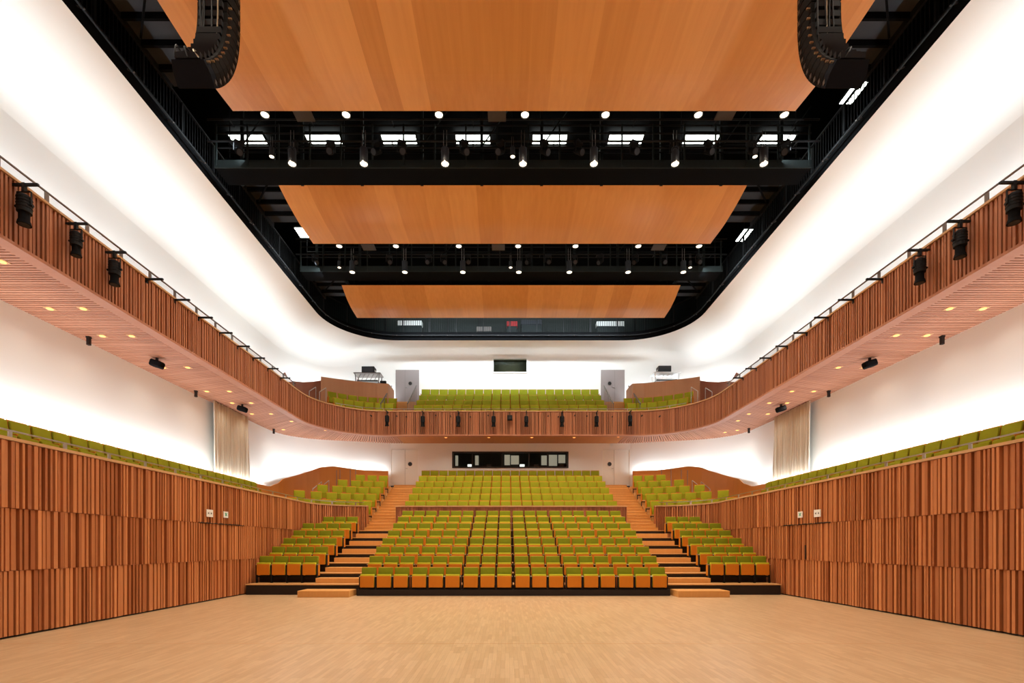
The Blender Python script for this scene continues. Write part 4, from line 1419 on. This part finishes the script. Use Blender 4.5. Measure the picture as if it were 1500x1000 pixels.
o = area('void_fill_light', (0, 30.3, 17.4), 16, .3, (0, .5, -1), 170, (.9, 1, .9))  # unseen fill lamp added to brighten the rear of the roof void
for s in (-1, 1): area('void_fill_light', (s * 11.8, 20, 17.3), .3, 12, (-.2 * s, 0, -1), 50, (.9, 1, .9))  # added fill along both sides of the void, no visible fixture

# line arrays
def line_array(s, nm):
    t = thing('line_array', 'black curved line array of speaker cabinets hanging on the %s of the ceiling' % nm, 'speaker', (s * 5.3, 8.68, 12.54))
    ths = [0] * 9 + [3, 7, 12, 17, 22, 27, 32, 36, 40, 45]
    y, z = 0.0, 0.0
    H = .193
    for i, th in enumerate(ths):
        a = math.radians(th)
        dn = Vector((0, -math.sin(a), -math.cos(a)))       # along the array, downwards
        bk = Vector((0, -math.cos(a), math.sin(a)))        # towards the back of the cabinet
        T = Matrix(((1, 0, 0), (0, bk.y, dn.y), (0, bk.z, dn.z)))
        p0 = Vector((0, y, z))
        W, D = .30, .33
        m_ = MB()
        pr = [(-W, 0), (W, 0), (W, .16), (W * .86, D), (-W * .86, D), (-W, .16)]
        lo = [p0 + Vector((x, 0, 0)) + bk * d + dn * .014 for x, d in pr]
        hi = [p0 + Vector((x, 0, 0)) + bk * d + dn * (H - .014) for x, d in pr]
        m_.quad(lo); m_.quad(hi[::-1])
        for k in range(6): m_.quad((lo[k], lo[(k + 1) % 6], hi[(k + 1) % 6], hi[k]))
        c = m_.build('cabinet', M['spkside'] if i < len(ths) - 1 else M['spkbot'], t)
        m_ = MB(); ga = [p0 + Vector((x, 0, 0)) - bk * .012 + dn * q for x, q in ((-W + .01, .015), (W - .01, .015), (W - .01, H - .015), (-W + .01, H - .015))]
        gb = [v + bk * .011 for v in ga]
        m_.quad(ga); m_.quad(gb)
        for k in range(4): m_.quad((ga[k], ga[(k + 1) % 4], gb[(k + 1) % 4], gb[k]))
        m_.build('grille', M['spk'], c)
        for sx in (-1, 1):
            q = p0 + Vector((sx * (W + .006), 0, 0)) + bk * .06 + dn * (H * .5)
            MB().box(q.x - .006, q.x + .006, q.y - .025, q.y + .025, q.z - .035, q.z + .035).build('rigging_plate', M['dark'], c)
        q0 = p0 + bk * (D + .03) + dn * (H * .5)
        MB().box(q0.x - .2, q0.x + .2, q0.y - .03, q0.y + .03, q0.z - .05, q0.z + .05).build('connector_panel', M['black'], c)
        if i > 7:
            m_ = MB(); q = p0 + Vector((-s * (W - .01), 0, 0)) + bk * .30 + dn * (H * .5); m_.box(q.x - .03, q.x + .03, q.y - .012, q.y + .012, q.z - .012, q.z + .012); m_.build('latch', M['brass'], c)
        y += dn.y * H; z += dn.z * H
    m_ = MB(); m_.box(-.32, .32, -.4, .05, .02, .1); m_.build('flying_frame', M['black'], t)
    for a, b in ((-.2, -.1), (.2, -.1)): MB().cyl((a, b, .1), (a, b, 5.0), .015, n=6).build('chain', M['black'], t)
    rnd = random.Random(4 + s)
    for k in range(5):
        x0 = rnd.uniform(-.2, .2)
        pts = [Vector(p) for p in ((x0, -.40, -1.0), (x0 + rnd.uniform(-.06, .06), -.42, -2.2), (x0 + s * .05, -.62, -2.8), (x0 + s * rnd.uniform(.0, .12), -.86 + rnd.uniform(-.1, .1), -3.05 + rnd.uniform(-.1, .15)), (x0 + rnd.uniform(-.1, .1), -.98, -3.2))]
        fine = []
        for a in range(len(pts) - 1):
            p0, p1, p2, p3 = pts[max(a - 1, 0)], pts[a], pts[a + 1], pts[min(a + 2, len(pts) - 1)]
            for b in range(5):
                u = b / 5
                fine.append(.5 * ((2 * p1) + (p2 - p0) * u + (2 * p0 - 5 * p1 + 4 * p2 - p3) * u * u + (3 * p1 - p0 - 3 * p2 + p3) * u ** 3))
        m_ = MB()
        for a, b in zip(fine[:-1], fine[1:]): m_.cyl(a, b, .012, n=6)
        m_.build('cable', M['brass'] if k == 2 else M['black'], t)
    return t


line_array(-1, 'left'); line_array(1, 'right')
